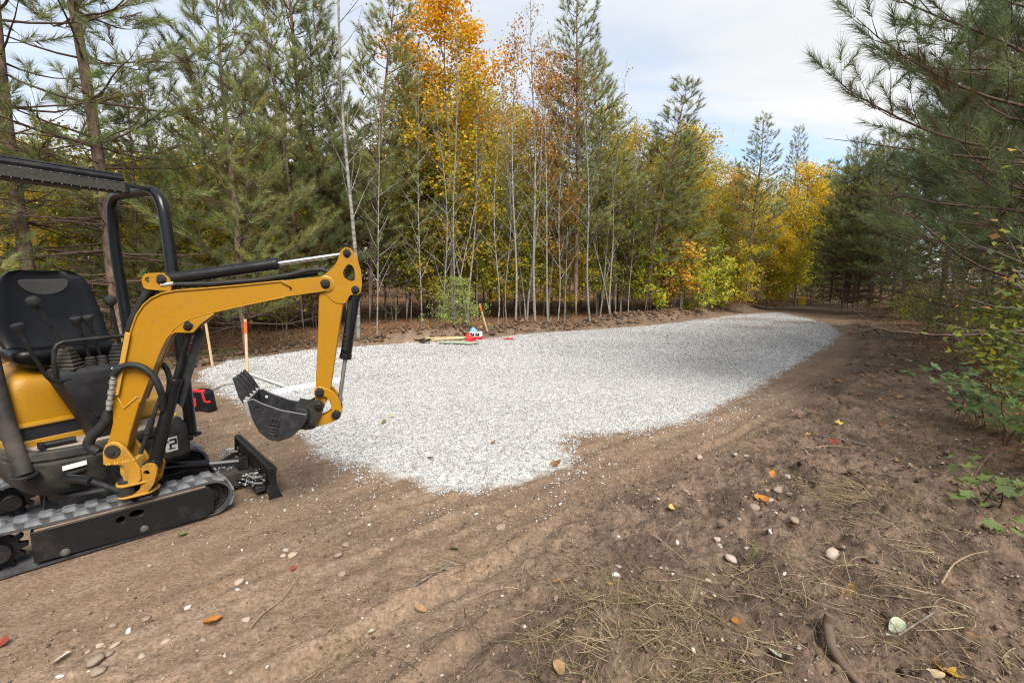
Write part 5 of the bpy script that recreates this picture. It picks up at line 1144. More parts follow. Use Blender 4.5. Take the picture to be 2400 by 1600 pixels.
for i in range(n - 1):
    for k in range(4): fs.append((i * 4 + k, i * 4 + (k + 1) % 4, (i + 1) * 4 + (k + 1) % 4, (i + 1) * 4 + k))
bk_.add(vs, fs); bucket = bk_.build('bucket', M['bucket_steel'], dig, sharp=50)
for y0, y1 in ((-BW - 0.010, -BW), (BW, BW + 0.010)):
    s_ = mb(BF); s_.prism(bo, y0, y1, holes=[circ(0.726, 0.813, 0.0105, 12)]); s_.build('side_plate', M['bucket_steel'], bucket, bevel=0.002)
    e_ = mb(BF); ed = [(0.672, 0.8635), (0.706, 0.8695), (0.757, 0.8345), (0.862, 0.7835), (1.002, 0.7435)]
    e_.add([(x, y0 - 0.001, z) for x, z in ed] + [(x, y1 + 0.001, z) for x, z in ed] + [(x, y1 + 0.001, z - 0.004) for x, z in ed] + [(x, y0 - 0.001, z - 0.004) for x, z in ed], [(k * 5 + i, k * 5 + i + 1, ((k + 1) % 4) * 5 + i + 1, ((k + 1) % 4) * 5 + i) for i in range(4) for k in range(4)]); e_.build('worn_rim', M['bright_edge'], bucket)
    c_ = mb(BF); c_.prism([(0.650, 0.868), (0.672, 0.862), (0.690, 0.760), (0.668, 0.750)], y0 - 0.006 if y0 < 0 else y0, y1 if y0 < 0 else y1 + 0.006); c_.build('side_cutter', M['bright_edge'], bucket, bevel=0.003)
for k in range(4):
    y = -BW + 0.012 + k * (2 * BW - 0.024) / 3
    t_ = mb(BF); t_.prism([(0.690, 0.826), (0.652, 0.83), (0.626, 0.885), (0.612, 0.955), (0.601, 1.005), (0.610, 1.010), (0.655, 0.945), (0.684, 0.885)], y - 0.021, y + 0.021); t_.build('tooth', M['bucket_steel'], bucket, bevel=0.005)
    t_ = mb(BF); t_.box((0.672, y, 0.868), (0.03, 0.045, 0.034), rot=[[0.94, 0, 0.34], [0, 1, 0], [-0.34, 0, 0.94]]); t_.build('tooth_shank', M['bright_edge'], bucket, bevel=0.006)
lp_ = mb(BF); lp_.box((0.668, 0, 0.845), (0.022, 2 * BW + 0.02, 0.04)); lp_.build('lip', M['bucket_steel'], bucket, bevel=0.005)
for y0, y1 in ((-0.075, -0.050), (0.050, 0.075)):
    e_ = mb(BF); e_.prism(rounded([(0.985, 0.775), (1.055, 0.815), (1.10, 0.80), (1.10, 0.75), (1.06, 0.66), (1.045, 0.625), (0.985, 0.618), (0.955, 0.630), (0.905, 0.598), (0.965, 0.650), (1.0, 0.72)], 0.018, 3), y0, y1); e_.build('ear', M['grease'], bucket, bevel=0.004)
bp_ = mb(BF); bp_.prism([(0.935, 0.79), (1.002, 0.77), (1.018, 0.735), (1.002, 0.735), (0.94, 0.762)], -BW, BW); bp_.build('back_bar', M['bucket_steel'], bucket, bevel=0.004)
pin('pivot_pin', 1.070, 0.775, -0.078, 0.024, bucket); pin('pivot_pin', 1.018, 0.660, -0.078, 0.022, bucket)
# raised emblem on the near side plate
ex, ez = np.array([0.947, -0.32]), np.array([0.32, 0.947]); e0 = np.array([0.812, 0.690]); yb = -BW - 0.010
def eb(a, b, w, h):
    c0 = e0 + ex * a + ez * b; m_ = mb(BF); rot = [[ex[0], 0, ez[0]], [0, 1, 0], [ex[1], 0, ez[1]]]
    m_.box((c0[0], yb - 0.004, c0[1]), (w, 0.008, h), rot=rot); m_.build('emblem_bar', M['bucket_steel'], bucket, bevel=0.002)
eb(-0.022, 0.025, 0.012, 0.05); eb(0.0, 0.006, 0.05, 0.012); eb(0.0, 0.025, 0.010, 0.03); eb(0.022, 0.025, 0.012, 0.05); eb(0.0, 0.044, 0.034, 0.010)
eb(0.006, -0.016, 0.05, 0.012); eb(-0.014, -0.026, 0.012, 0.012); eb(0.008, -0.036, 0.05, 0.010); eb(0.026, -0.046, 0.012, 0.02); eb(0.006, -0.056, 0.05, 0.012)

# ------------------------------------------------------------------ things standing and lying about
def gz(u, v):                                  # ground point under a photo point, on the real relief
    p = G(u, v)
    for _ in range(3): p = G(u, v, hz1(p[0], p[1]))
    return p
def stake(u0, v0, u1, v1, label, paint=True, w=0.04):
    b = gz(u0, v0); d = ray(u1, v1); t = b[1] / d[1]; top = np.array([0, 0, CAMH]) + d * t
    root = empty('survey_stake', tuple(b)); tag(root, label, 'stake', 'wooden survey stakes along the gravel edge')
    ax = unit(top - b); L = np.linalg.norm(top - b); sx = unit(np.cross(ax, (0, 1, 0))); sy_ = np.cross(ax, sx)
    def seg(a, c, m, nm, k=1.0):
        q = MB(); vs = []
        for s_ in (a, c):
            for i, j in ((-1, -1), (1, -1), (1, 1), (-1, 1)): vs.append(ax * s_ + sx * i * w / 2 * k + sy_ * j * w / 4 * k)
        q.add(vs, [(3, 2, 1, 0), (4, 5, 6, 7)] + [(i, (i + 1) % 4, (i + 1) % 4 + 4, i + 4) for i in range(4)]); q.build(nm, m, root, bevel=0.002)
    seg(-0.15, L - (0.04 if paint else 0), M['wood'], 'post')
    if paint: seg(L - 0.24, L - 0.035, M['orange'], 'paint_band', 1.06); seg(L - 0.04, L, M['wood'], 'stake_top')
stake(580, 876, 575, 748, 'wooden stake with an orange band standing behind the bucket teeth')
stake(498, 856, 482, 757, 'plain leaning wooden stake just right of the excavator boom', False)
stake(1143, 778, 1124, 712, 'leaning wooden stake with orange paint beside the lime green bush')

# tool case behind the canopy post
b = gz(480, 962); TC_ = Frame(b, 105); root = empty('tool_case', tuple(b)); tag(root, 'black tool case with a red corner lying behind the canopy post', 'tool case'); root.scale = (0.88,) * 3
def tb(fr, o): return MB(fr, o)
m_ = tb(TC_, b); m_.prism(rounded([(-0.13, 0.0), (0.15, -0.01), (0.11, 0.27), (0.06, 0.30), (-0.12, 0.30)], 0.02, 3), -0.07, 0.07); m_.build('case_body', M['black_gloss'], root, bevel=0.008)
m_ = tb(TC_, b); m_.prism([(-0.125, 0.305), (0.055, 0.305), (0.075, 0.29), (0.11, 0.165), (0.145, 0.155), (0.147, 0.135), (0.075, 0.15), (0.045, 0.275), (-0.125, 0.275)], -0.074, -0.02); m_.build('red_trim', M['red'], root, bevel=0.003)
m_ = tb(TC_, b); m_.box((-0.09, -0.073, 0.13), (0.07, 0.008, 0.12)); m_.build('latch', M['red'], root, bevel=0.004)
# grey pipe and white measuring staff on the gravel behind the bucket
a, c = gz(585, 880), gz(700, 922); m_ = MB(ID, a); m_.tube([a + [0, 0, 0.03], (a + c) / 2 + [0, 0, 0.03], c + [0, 0, 0.03]], 0.022, 12); o = m_.build('grey_pipe', M['pipe']); o.location = tuple(a); tag(o, 'thin grey pipe lying on the gravel behind the bucket', 'pipe')
a, c = gz(640, 928), gz(800, 896); root = empty('measuring_staff', tuple(a)); tag(root, 'white measuring staff with black ticks lying behind the bucket', 'measuring staff')
d = unit(c - a); L = np.linalg.norm(c - a); SF = Frame(a, math.degrees(math.atan2(d[0], d[1])))
m_ = tb(SF, a); m_.box((L / 2, 0, 0.045), (L, 0.02, 0.08)); m_.build('staff_body', M['white'], root, bevel=0.003)
for k in range(int(L / 0.035)):
    m_ = tb(SF, a); m_.box((0.02 + k * 0.035, -0.0108, 0.020), (0.005, 0.002, 0.016 if k % 5 else 0.03)); m_.build('tick', M['decal_black'], root)
# tools left on the far gravel edge
def shovel(u0, v0, u1, v1, label):
    a, c = gz(u0, v0), gz(u1, v1); d = unit(c - a); L = np.linalg.norm(c - a); f = Frame(a, math.degrees(math.atan2(d[0], d[1])))
    root = empty('shovel', tuple(a)); tag(root, label, 'shovel', 'shovels on the far gravel edge')
    m_ = tb(f, a); rings = []
    for x, hw, z in ((0.0, 0.03, 0.05), (0.05, 0.09, 0.04), (0.14, 0.115, 0.035), (0.24, 0.11, 0.05), (0.29, 0.07, 0.06), (0.33, 0.025, 0.065)):
        rings.append([(x, -hw, z + 0.02), (x, 0, z), (x, hw, z + 0.02), (x, hw, z + 0.026), (x, 0, z + 0.008), (x, -hw, z + 0.026)])
    m_.loft(rings); m_.build('blade', M['black_steel'], root)
    m_ = tb(f, a); m_.tube([(0.31, 0, 0.075), (L * 0.6, 0, 0.07), (L, 0, 0.06)], 0.020, 10); m_.build('handle', M['wood'], root)
shovel(968, 800, 1095, 791, 'shovel with pale wooden handle lying behind the other one'); shovel(982, 806, 1085, 799, 'shovel with pale handle lying nearest the gravel beside the cloth')
cb = gz(1065, 806); m_ = MB(ID, cb); rgc = np.random.default_rng(3)
for k in range(3):
    cx_, cy_ = rgc.normal() * 0.15, rgc.normal() * 0.05; rings = []
    for t in np.linspace(0, 1, 7):
        rings.append([(cb[0] + cx_ + (t - 0.5) * 0.55 + 0.03 * math.cos(a + t * 4), cb[1] + cy_ + 0.10 * math.sin(a) * (0.6 + 0.5 * math.sin(t * 3 + k)) + 0.04 * math.sin(t * 9), cb[2] + 0.035 + max(0, 0.045 * math.cos(a)) * (0.5 + math.sin(t * 8 + k) ** 2)) for a in np.linspace(0, 2 * math.pi, 14, endpoint=False)])
    m_.loft(rings)
o = m_.build('crumpled_cloth', M['cloth'], None); o.location = tuple(cb); tag(o, 'crumpled grey green cloth lying over the shovel handles', 'cloth')
b = gz(1116, 797); BX = Frame(b, 95); root = empty('tool_crate', tuple(b)); tag(root, 'red and white tool crate with dark panels at the gravel edge', 'crate'); root.scale = (0.74,) * 3
m_ = tb(BX, b); m_.loft([[(x, y, 0.0) for x, y in rounded([(-0.20, -0.13), (0.20, -0.13), (0.20, 0.13), (-0.20, 0.13)], 0.03)], [(x, y, 0.14) for x, y in rounded([(-0.23, -0.15), (0.23, -0.15), (0.23, 0.15), (-0.23, 0.15)], 0.03)]]); m_.build('red_tub', M['red'], root, bevel=0.004)
m_ = tb(BX, b); m_.box((0, 0, 0.225), (0.43, 0.27, 0.17)); m_.build('upper_box', M['white'], root, bevel=0.008)
for x in (-0.10, 0.08):
    m_ = tb(BX, b); m_.box((x - 0.01, -0.136, 0.225), (0.15, 0.006, 0.12)); m_.build('dark_panel', M['black_gloss'], root, bevel=0.003)
m_ = tb(BX, b); m_.box((-0.10, -0.141, 0.25), (0.05, 0.004, 0.03)); m_.box((0.07, -0.141, 0.25), (0.05, 0.004, 0.03)); m_.build('tag_mark', M['white'], root)
m_ = MB(ID, b); rings = []
for z, r in ((0.228, 0.09), (0.262, 0.095), (0.30, 0.07), (0.335, 0.03), (0.35, 0.01)):
    rings.append([(b[0] - 0.08 + r * math.cos(a) * (1 + 0.2 * math.sin(3 * a)), b[1] + 0.8 * r * math.sin(a), b[2] + z) for a in np.linspace(0, 2 * math.pi, 12, endpoint=False)])
m_.loft(rings); o = m_.build('blue_bag', M['blue'], None); o.location = tuple(b); tag(o, 'blue bag sitting on top of the tool crate', 'bag')
b = gz(1100, 803); root = empty('fuel_can', tuple(b)); tag(root, 'red can with a looped handle left of the tool crate', 'can'); root.scale = (0.8,) * 3
m_ = MB(ID, b); m_.loft([[(b[0] + k_ * x, b[1] + k_ * y, b[2] + z) for x, y in rounded([(-0.13, -0.09), (0.12, -0.09), (0.12, 0.09), (-0.13, 0.09)], 0.04)] for z, k_ in ((0.0, 0.95), (0.03, 1.0), (0.16, 1.0), (0.20, 0.8), (0.215, 0.5))]); m_.build('can_body', M['red'], root)
m_ = MB(ID, b); m_.tube([(b[0] - 0.10, b[1], b[2] + 0.19), (b[0] - 0.08, b[1], b[2] + 0.27), (b[0] + 0.02, b[1], b[2] + 0.285), (b[0] + 0.08, b[1], b[2] + 0.2)], 0.018, 8); m_.build('handle', M['red'], root)
m_ = MB(ID, b); m_.tube([(b[0] + 0.10, b[1] - 0.03, b[2] + 0.12), (b[0] + 0.17, b[1] - 0.05, b[2] + 0.09), (b[0] + 0.23, b[1] - 0.07, b[2] + 0.05)], [0.02, 0.018, 0.012], 8); m_.build('spout', M['black_gloss'], root)
b = gz(1172, 796); m_ = MB(ID, b); m_.loft([[(b[0] + t * 0.9 - 0.4, b[1] + 0.07 * math.sin(a) * w, b[2] + 0.03 + 0.02 * math.cos(a) * w) for a in np.linspace(0, 6.28, 8, endpoint=False)] for t, w in ((0, 0.12), (0.5, 0.14), (0.62, 0.9), (0.8, 1.0), (0.85, 0.4))]); o = m_.build('red_scraper', M['red'], None); o.location = tuple(b); tag(o, 'thin red hand tool lying right of the tool crate', 'hand tool')
# far yellow pail on its dirt heap
b = gz(1879, 712); root = empty('yellow_pail', tuple(b)); tag(root, 'yellow pail on the dirt heap at the far bend', 'pail')
m_ = MB(ID, b); m_.lathe([(0.16, -0.05), (0.185, 0.3), (0.195, 0.31), (0.195, 0.34), (0.18, 0.345), (0.15, 0.36)], b, n=20); m_.build('pail_body', M['pail'], root)
m_ = MB(ID, b); m_.tube([b + [-0.19, 0, 0.28], b + [-0.14, -0.12, 0.18], b + [0, -0.2, 0.13], b + [0.14, -0.12, 0.18], b + [0.19, 0, 0.28]], 0.008, 6); m_.build('handle', M['fitting'], root)

# ------------------------------------------------------------------ stones
def stone_mesh(seed):
    rg = np.random.default_rng(seed); import bmesh
    bm = bmesh.new(); bmesh.ops.create_icosphere(bm, subdivisions=2, radius=1.0)
    ax = rg.uniform(0.7, 1.15, 3) * np.array([1.15, 0.9, 0.62]); ph = rg.uniform(0, 6, (4, 3)); cut = unit(rg.normal(size=(8, 3)))
    for v in bm.verts:
        p = np.array(v.co)
        for c in cut:
            d = p @ c
            if d > 0.66: p = p - c * (d - 0.66) * 0.85
        p = p * (1 + 0.05 * sum(math.sin(3 * p @ np.cos(h) + h[0]) for h in ph) / 2) * ax; v.co = p
    me = bpy.data.meshes.new('stone'); bm.to_mesh(me); bm.free(); me.polygons.foreach_set('use_smooth', [True] * len(me.polygons)); return me
def set_col(me, c):
    a = me.color_attributes.new('Col', 'FLOAT_COLOR', 'POINT'); n = len(me.vertices); a.data.foreach_set('color', np.tile(np.array([*c, 1.0], np.float32), n)); me.materials.append(M['stone'])
GREY, PINK, TAN, WHT, BRN = (0.29, 0.255, 0.22), (0.34, 0.27, 0.22), (0.31, 0.245, 0.18), (0.52, 0.49, 0.44), (0.22, 0.165, 0.125)
SM = {}
for nm, c in (('grey', GREY), ('pink', PINK), ('tan', TAN), ('white', WHT), ('brown', BRN)):
    for k in range(2):
        me = stone_mesh(len(SM) + 50); set_col(me, c); SM[nm, k] = me
rs = random.Random(9)
def stone(u, v, px, kind, label, group=None, sink=0.25, name='stone'):
    b = gz(u, v); r = px / 2 * np.linalg.norm(b - [0, 0, CAMH]) / FPX * 0.85
    o = link(bpy.data.objects.new(name, SM[kind, rs.randrange(2)])); o.location = (b[0], b[1], b[2] + r * (0.45 - sink)); o.scale = (r, r, r); o.rotation_euler = (rs.uniform(-0.3, 0.3), rs.uniform(-0.3, 0.3), rs.uniform(0, 6.28))
    tag(o, label, 'stone', group); return o
a7 = lambda x, y: (1200 + x / 1.96, 1000 + y / 1.96)
a8 = lambda x, y: (x / 1.96, 1100 + y / 1.96)
stone(*a7(1005, 612), 36, 'pink', 'largest pale pinkish cobble left of the pine seedling'); stone(*a7(1475, 590), 38, 'pink', 'pinkish grey cobble right of the pine seedling with a twig beside it')
stone(*a7(475, 682), 21, 'white', 'white cobble next to a grey one in the middle foreground'); stone(*a7(490, 645), 19, 'grey', 'grey cobble touching the white one in the middle foreground')
stone(*a7(942, 520), 24, 'pink', 'flat oval stone, upper of two above the largest cobble'); stone(*a7(950, 551), 20, 'grey', 'flat oval stone, lower of two above the largest cobble')
stone(*a7(1297, 436), 27, 'brown', 'rounded brown stone beside a small red leaf'); stone(*a7(1212, 406), 20, 'white', 'white stone just above the rounded brown stone')
stone(*a7(1265, 232), 20, 'grey', 'grey stone right of the upright orange leaf'); stone(*a7(1532, 564), 22, 'brown', 'brown stone touching the pinkish grey cobble')
stone(*a8(1590, 348), 26, 'brown', 'round brown stone on the drag marks right of the excavator blade'); stone(*a8(1555, 398), 26, 'brown', 'oval brown stone just below the round brown one')
stone(*a8(1570, 484), 24, 'brown', 'lowest of three brown stones in line on the drag marks'); stone(*a8(1098, 520), 27, 'tan', 'pointed tan stone in the middle of the smooth dirt')
stone(*a8(1340, 394), 22, 'tan', 'largest pebble of the small heap on the smooth dirt'); stone(*a8(1303, 398), 15, 'pink', 'left pebble of the small heap on the smooth dirt'); stone(*a8(1312, 372), 14, 'grey', 'top pebble of the small heap on the smooth dirt')
stone(*a8(2300, 268), 34, 'brown', 'wide half buried brown stone below the gravel tip'); stone(*a8(2072, 462), 28, 'brown', 'brown stone by the end of the long stick'); stone(*a8(1957, 458), 21, 'brown', 'small brown stone left of the stick end')
stone(*a8(500, 852), 21, 'brown', 'brown stone at the lower left, upper right of a trio'); stone(*a8(440, 884), 34, 'brown', 'long half buried brown stone at the lower left'); stone(*a8(452, 930), 30, 'brown', 'dull brown stone at the bottom left below the long one')
for x, y, p, kd in ((1132, 690, 23, 'tan'), (590, 745, 17, 'white'), (460, 810, 17, 'tan'), (655, 858, 17, 'tan'), (762, 790, 16, 'tan'), (672, 690, 20, 'brown'), (862, 638, 14, 'white'), (1112, 371, 10, 'white'), (757, 549, 14, 'brown'), (530, 806, 17, 'tan'), (520, 718, 16, 'brown'), (1135, 521, 9, 'white'), (1092, 552, 10, 'white'), (935, 782, 14, 'brown'), (1800, 320, 12, 'tan'), (1695, 255, 10, 'white'), (1605, 296, 12, 'brown'), (1060, 932, 10, 'grey'), (275, 952, 12, 'white'), (405, 930, 8, 'white')):
    stone(*a8(x, y), p, kd, 'small rounded pebble lying on the smooth tan dirt at the left', 'pebbles on the smooth dirt', name='pebble')
for x, y, p, kd in ((900, 706, 17, 'tan'), (877, 766, 17, 'tan'), (925, 680, 12, 'pink'), (1080, 560, 16, 'pink'), (1550, 424, 17, 'pink'), (1185, 482, 13, 'white'), (760, 532, 13, 'white'), (800, 300, 24, 'brown'), (1110, 376, 30, 'brown'), (1168, 296, 18, 'brown'), (1275, 314, 18, 'brown'), (1185, 340, 20, 'pink'), (1220, 292, 25, 'brown'), (710, 650, 16, 'brown'), (737, 677, 10, 'white'), (1252, 675, 10, 'white'), (685, 648, 9, 'pink'), (1025, 128, 14, 'grey'), (1075, 135, 12, 'grey'), (860, 140, 16, 'tan'), (1240, 405, 11, 'white'), (560, 495, 18, 'brown'), (205, 790, 20, 'brown'), (930, 775, 9, 'white'), (1275, 995, 12, 'grey'), (1355, 555, 8, 'white'), (675, 510, 9, 'white'), (488, 505, 9, 'white'), (222, 355, 10, 'white'), (1040, 425, 16, 'grey')):
    stone(*a7(x, y), p, kd, 'small pebble lying in the rough brown dirt at the right', 'pebbles in the rough dirt', name='pebble')
# grit too small to count
n = 9500; rg5 = np.random.default_rng(12)
gp2 = np.column_stack([rg5.uniform(-4.5, 5.5, n), 1.0 + 7.5 * rg5.random(n) ** 1.3]); sdg = pad_sdf(gp2[:, 0], gp2[:, 1])
okk = (sdg > 0.05) & (np.abs(gp2[:, 0] - MC[0]) + np.abs(gp2[:, 1] - MC[1]) > 0.9) & (vnoise(gp2[:, 0] * 1.3, gp2[:, 1] * 1.3, 77) > rg5.random(n) * 0.85)
gp2 = gp2[okk]; szg = 0.0035 + 0.0105 * rg5.random(len(gp2)) ** 3
pal = np.array([GREY, PINK, TAN, WHT, BRN, BRN, TAN]); V, q, c = rocks(np.column_stack([gp2, hz(gp2[:, 0], gp2[:, 1]) + szg * 0.2]), szg, pal[rg5.integers(0, 7, len(gp2))])
o = link(bpy.data.objects.new('grit', mesh_np('grit', V, quads=q, cols=c, mats=[M['stone']], smooth=True))); tag(o, 'small grit and pebbles strewn over the bare dirt', 'grit', kind='stuff')

# ------------------------------------------------------------------ fallen leaves
def leaf_mesh(name, outline, curl, seed):
    rg = np.random.default_rng(seed); import bmesh
    P = np.array(outline, float); n = len(P); vs = [(0, 0, 0)] + [(x, y, 0) for x, y in P] + [(x * 0.55, y * 0.55, 0) for x, y in P]
    vs = np.array(vs); r2 = vs[:, 0] ** 2 * curl[0] + vs[:, 1] ** 2 * curl[1]; vs[:, 2] = r2 + 0.06 * np.sin(vs[:, 0] * 5 + seed) * vs[:, 1] + 0.05 * rg.normal(size=len(vs)) * np.hypot(vs[:, 0], vs[:, 1])
    f = []
    for i in range(n):
        j = (i + 1) % n; f += [(1 + i, 1 + j, 1 + n + j, 1 + n + i), (1 + n + i, 1 + n + j, 0)]
    me = bpy.data.meshes.new(name); me.from_pydata([tuple(v) for v in vs], [], f); me.polygons.foreach_set('use_smooth', [True] * len(f)); return me
OVATE = [(math.cos(t) * 1.0 * (1 if math.cos(t) > 0 else 0.85), math.sin(t) * 0.58 * (1 - 0.25 * math.cos(t))) for t in np.linspace(0, 2 * math.pi, 14, endpoint=False)]
MAPLE = [(r * math.cos(R(a)), r * math.sin(R(a))) for a, r in ((0, 1.0), (10, 0.75), (22, 0.72), (30, 0.5), (45, 0.85), (62, 1.0), (70, 0.7), (90, 0.55), (112, 0.8), (135, 0.55), (170, 0.35), (190, 0.35), (225, 0.55), (248, 0.8), (270, 0.55), (290, 0.7), (298, 1.0), (315, 0.85), (330, 0.5), (338, 0.72), (350, 0.75))]
LEAFC = {'orange': (0.42, 0.17, 0.035), 'yellow': (0.46, 0.33, 0.07), 'pale': (0.40, 0.31, 0.18), 'brown': (0.20, 0.105, 0.045), 'red': (0.22, 0.045, 0.028), 'cream': (0.45, 0.40, 0.28), 'mint': (0.36, 0.39, 0.28), 'green': (0.13, 0.16, 0.04), 'gold': (0.50, 0.28, 0.03), 'tan': (0.30, 0.18, 0.09)}
def fallen(u, v, px, colr, label, shape='o', curl=(0.25, 0.45), tilt=None):
    b = gz(u, v); s_ = px / 2 * np.linalg.norm(b - [0, 0, CAMH]) / FPX * 0.85; sd_ = rs.randrange(10000)
    me = leaf_mesh('fallen_leaf', OVATE if shape == 'o' else MAPLE, curl, sd_); cc = LEAFC[colr]
    a = me.color_attributes.new('Col', 'FLOAT_COLOR', 'POINT'); rg = np.random.default_rng(sd_); n = len(me.vertices)
    cols = np.ones((n, 4), np.float32); cols[:, :3] = np.array(cc) * rg.uniform(0.7, 1.2, (n, 1)); a.data.foreach_set('color', cols.ravel()); me.materials.append(M['litter'])
    o = link(bpy.data.objects.new('fallen_leaf', me)); o.location = (b[0], b[1], b[2] + 0.012 + 0.15 * s_); o.scale = (s_,) * 3
    tl = tilt if tilt else (rs.uniform(-0.5, 0.5), rs.uniform(-0.5, 0.5)); o.rotation_euler = (tl[0], tl[1], rs.uniform(0, 6.28))
    tag(o, label, 'leaf', 'fallen leaves on the bare dirt'); return o
for (x, y), p, c_, lb_, sh in ((a7(200, 180), 36, 'brown', 'big brown leaf lying on the tip of the gravel', 'o'), (a7(1195, 228), 24, 'orange', 'orange leaf standing upright in the rough dirt', 'o'), (a7(1150, 345), 38, 'orange', 'long orange leaf among pebbles in the rough dirt', 'o'),
        (a7(732, 382), 25, 'yellow', 'pale yellow leaf at the edge of the pressed track marks', 'o'), (a7(210, 718), 22, 'orange', 'small orange leaf standing left of the white cobble', 'o'), (a7(452, 733), 18, 'gold', 'small golden leaf just below the white cobble', 'o'),
        (a7(370, 838), 36, 'pale', 'pale tan cupped leaf in the dry grass', 'o'), (a7(1545, 768), 36, 'gold', 'golden leaf below the pinkish grey cobble', 'o'), (a7(1030, 908), 25, 'orange', 'round orange brown leaf near the dirty root', 'o'),
        (a7(1225, 1070), 42, 'mint', 'pale green crumpled leaf left of the dirty root', 'o'), (a7(1765, 930), 40, 'mint', 'pale green crumpled leaf right of the dirty root', 'o'), (a7(1745, 980), 30, 'mint', 'second pale crumpled leaf touching the one right of the root', 'o'),
        (a7(215, 1125), 46, 'tan', 'curled tan leaf at the bottom edge centre', 'o'), (a7(2010, 1158), 60, 'gold', 'golden maple leaf cut by the bottom edge', 'm'), (a7(1940, 1156), 34, 'pale', 'pale leaf beside the golden maple leaf at the bottom edge', 'o'),
        (a7(1360, 42), 18, 'yellow', 'small yellow leaf in the dark dirt left of the yellow maple leaf', 'm'), (a7(1475, 76), 22, 'red', 'dark red leaf in the dark dirt below the yellow maple leaf', 'o'), (a7(240, 112), 12, 'orange', 'small orange leaf at the right side of the gravel tip', 'o'),
        (a7(2115, 978), 24, 'brown', 'brown leaf at the far right of the foreground', 'o'), (a7(1282, 455), 14, 'red', 'tiny red leaf beside the rounded brown stone', 'o'), (a7(1645, 635), 30, 'brown', 'dull brown leaf right of the pinkish grey cobble', 'o'),
        (a8(975, 718), 58, 'orange', 'orange and brown leaf on the smooth dirt in the lower left', 'o'), (a8(285, 882), 34, 'cream', 'cream coloured leaf at the lower left', 'o'), (a8(1930, 652), 34, 'tan', 'curled tan leaf in the lower centre', 'o'),
        (a8(1345, 464), 15, 'red', 'small red leaf right of the pebble heap', 'o'), (a8(2085, 375), 30, 'green', 'yellow green blade leaf by the stick end', 'o'), (a8(1708, 756), 22, 'cream', 'small cream leaf in the lower centre', 'o'), (a8(8, 812), 28, 'red', 'red leaf cut by the left edge', 'o'),
        (a8(840, 308), 22, 'green', 'green leaf beside the excavator track', 'o'), ((1968, 998), 26, 'yellow', 'bright yellow maple leaf on the dark dirt at the right', 'm'), ((918, 979), 18, 'yellow', 'yellow green leaf on the gravel right of the bucket', 'o'), ((900, 992), 20, 'green', 'greenish leaf on the gravel below the yellow one', 'o'),
        ((1157, 1040), 24, 'tan', 'tan leaf patch near the front of the gravel', 'o'), ((1010, 1076), 22, 'brown', 'small brown leaf near the front left of the gravel', 'o'), ((2312, 1188), 30, 'cream', 'pale scrap half hidden in the plants at the right edge', 'o')):
    fallen(x, y, p, c_, lb_, sh)

# ------------------------------------------------------------------ sticks and the dirty root
def stick_thing(pts, r, mat, label, name='twig', n=7):
    P = np.array([gz(u, v) + [0, 0, h] for u, v, h in pts]); m_ = MB(ID, P[0]); m_.tube(smooth_path(P, 3, 0.1), np.linspace(r, r * 0.5, len(smooth_path(P, 3, 0.1))), n); o = m_.build(name, M[mat], None); o.location = tuple(P[0]); tag(o, label, 'root' if name == 'root' else 'stick'); return o
M['straw_stem'] = paint_mat('pale_stem', (0.28, 0.20, 0.12), (0.15, 0.10, 0.065), 0.85, 40, (0.4, 0.65), bumpy=0.3)
M['root'] = paint_mat('dirty_root', (0.135, 0.092, 0.066), (0.07, 0.048, 0.036), 0.95, 12, (0.4, 0.65), bumpy=0.5)
stick_thing([(*a7(1460, 935), 0.07), (*a7(1445, 965), 0.055), (*a7(1465, 1040), 0.02), (*a7(1540, 1120), 0.0), (*a7(1640, 1190), -0.02)], 0.026, 'root', 'thick soil covered root poking up near the bottom edge', 'root', 12)
for pts, r, m, lb_ in (([(*a8(1150, 735), 0.01), (*a8(1215, 660), 0.012), (*a8(1295, 610), 0.012), (*a8(1370, 505), 0.015)], 0.0042, 'straw_stem', 'pale thin stick on the smooth dirt below the pebble heap'),
        ([(*a8(1860, 570), 0.012), (*a8(1960, 510), 0.016), (*a8(2080, 440), 0.014), (*a8(2110, 400), 0.02)], 0.007, 'grey_bark', 'straight grey stick pointing at the gravel tip'),
        ([(*a7(1970, 745), 0.03), (*a7(2020, 670), 0.05), (*a7(2100, 635), 0.06), (*a7(2180, 612), 0.05)], 0.0042, 'straw_stem', 'pale bent stick at the right foreground'),
        ([(*a7(1770, 985), 0.03), (*a7(1860, 945), 0.05), (*a7(1940, 905), 0.06), (*a7(1905, 860), 0.06)], 0.0045, 'grey_bark', 'crooked grey stick beside the pale crumpled leaves'),
        ([(*a7(1330, 730), 0.02), (*a7(1345, 790), 0.03), (*a7(1352, 840), 0.02)], 0.004, 'straw_stem', 'short reddish straw stick left of the golden leaf'),
        ([(*a7(1350, 105), 0.02), (*a7(1480, 98), 0.03), (*a7(1600, 120), 0.03), (*a7(1700, 150), 0.02)], 0.005, 'straw_stem', 'long pale stick in the dark dirt at the right'),
        ([(*a7(1380, 45), 0.02), (*a7(1520, 72), 0.03), (*a7(1640, 98), 0.03)], 0.007, 'grey_bark', 'long thin stick above the long pale one'),
        ([(*a7(1520, 590), 0.02), (*a7(1530, 660), 0.03), (*a7(1555, 745), 0.03)], 0.003, 'straw_stem', 'thin stem running down from the pinkish grey cobble'),
        ([(470, 925, 0.01), (505, 915, 0.03), (530, 905, 0.03), (548, 902, 0.02)], 0.014, 'grey_bark', 'short dark stick at the left gravel edge behind the bucket')):
    stick_thing(pts, r, m, lb_)

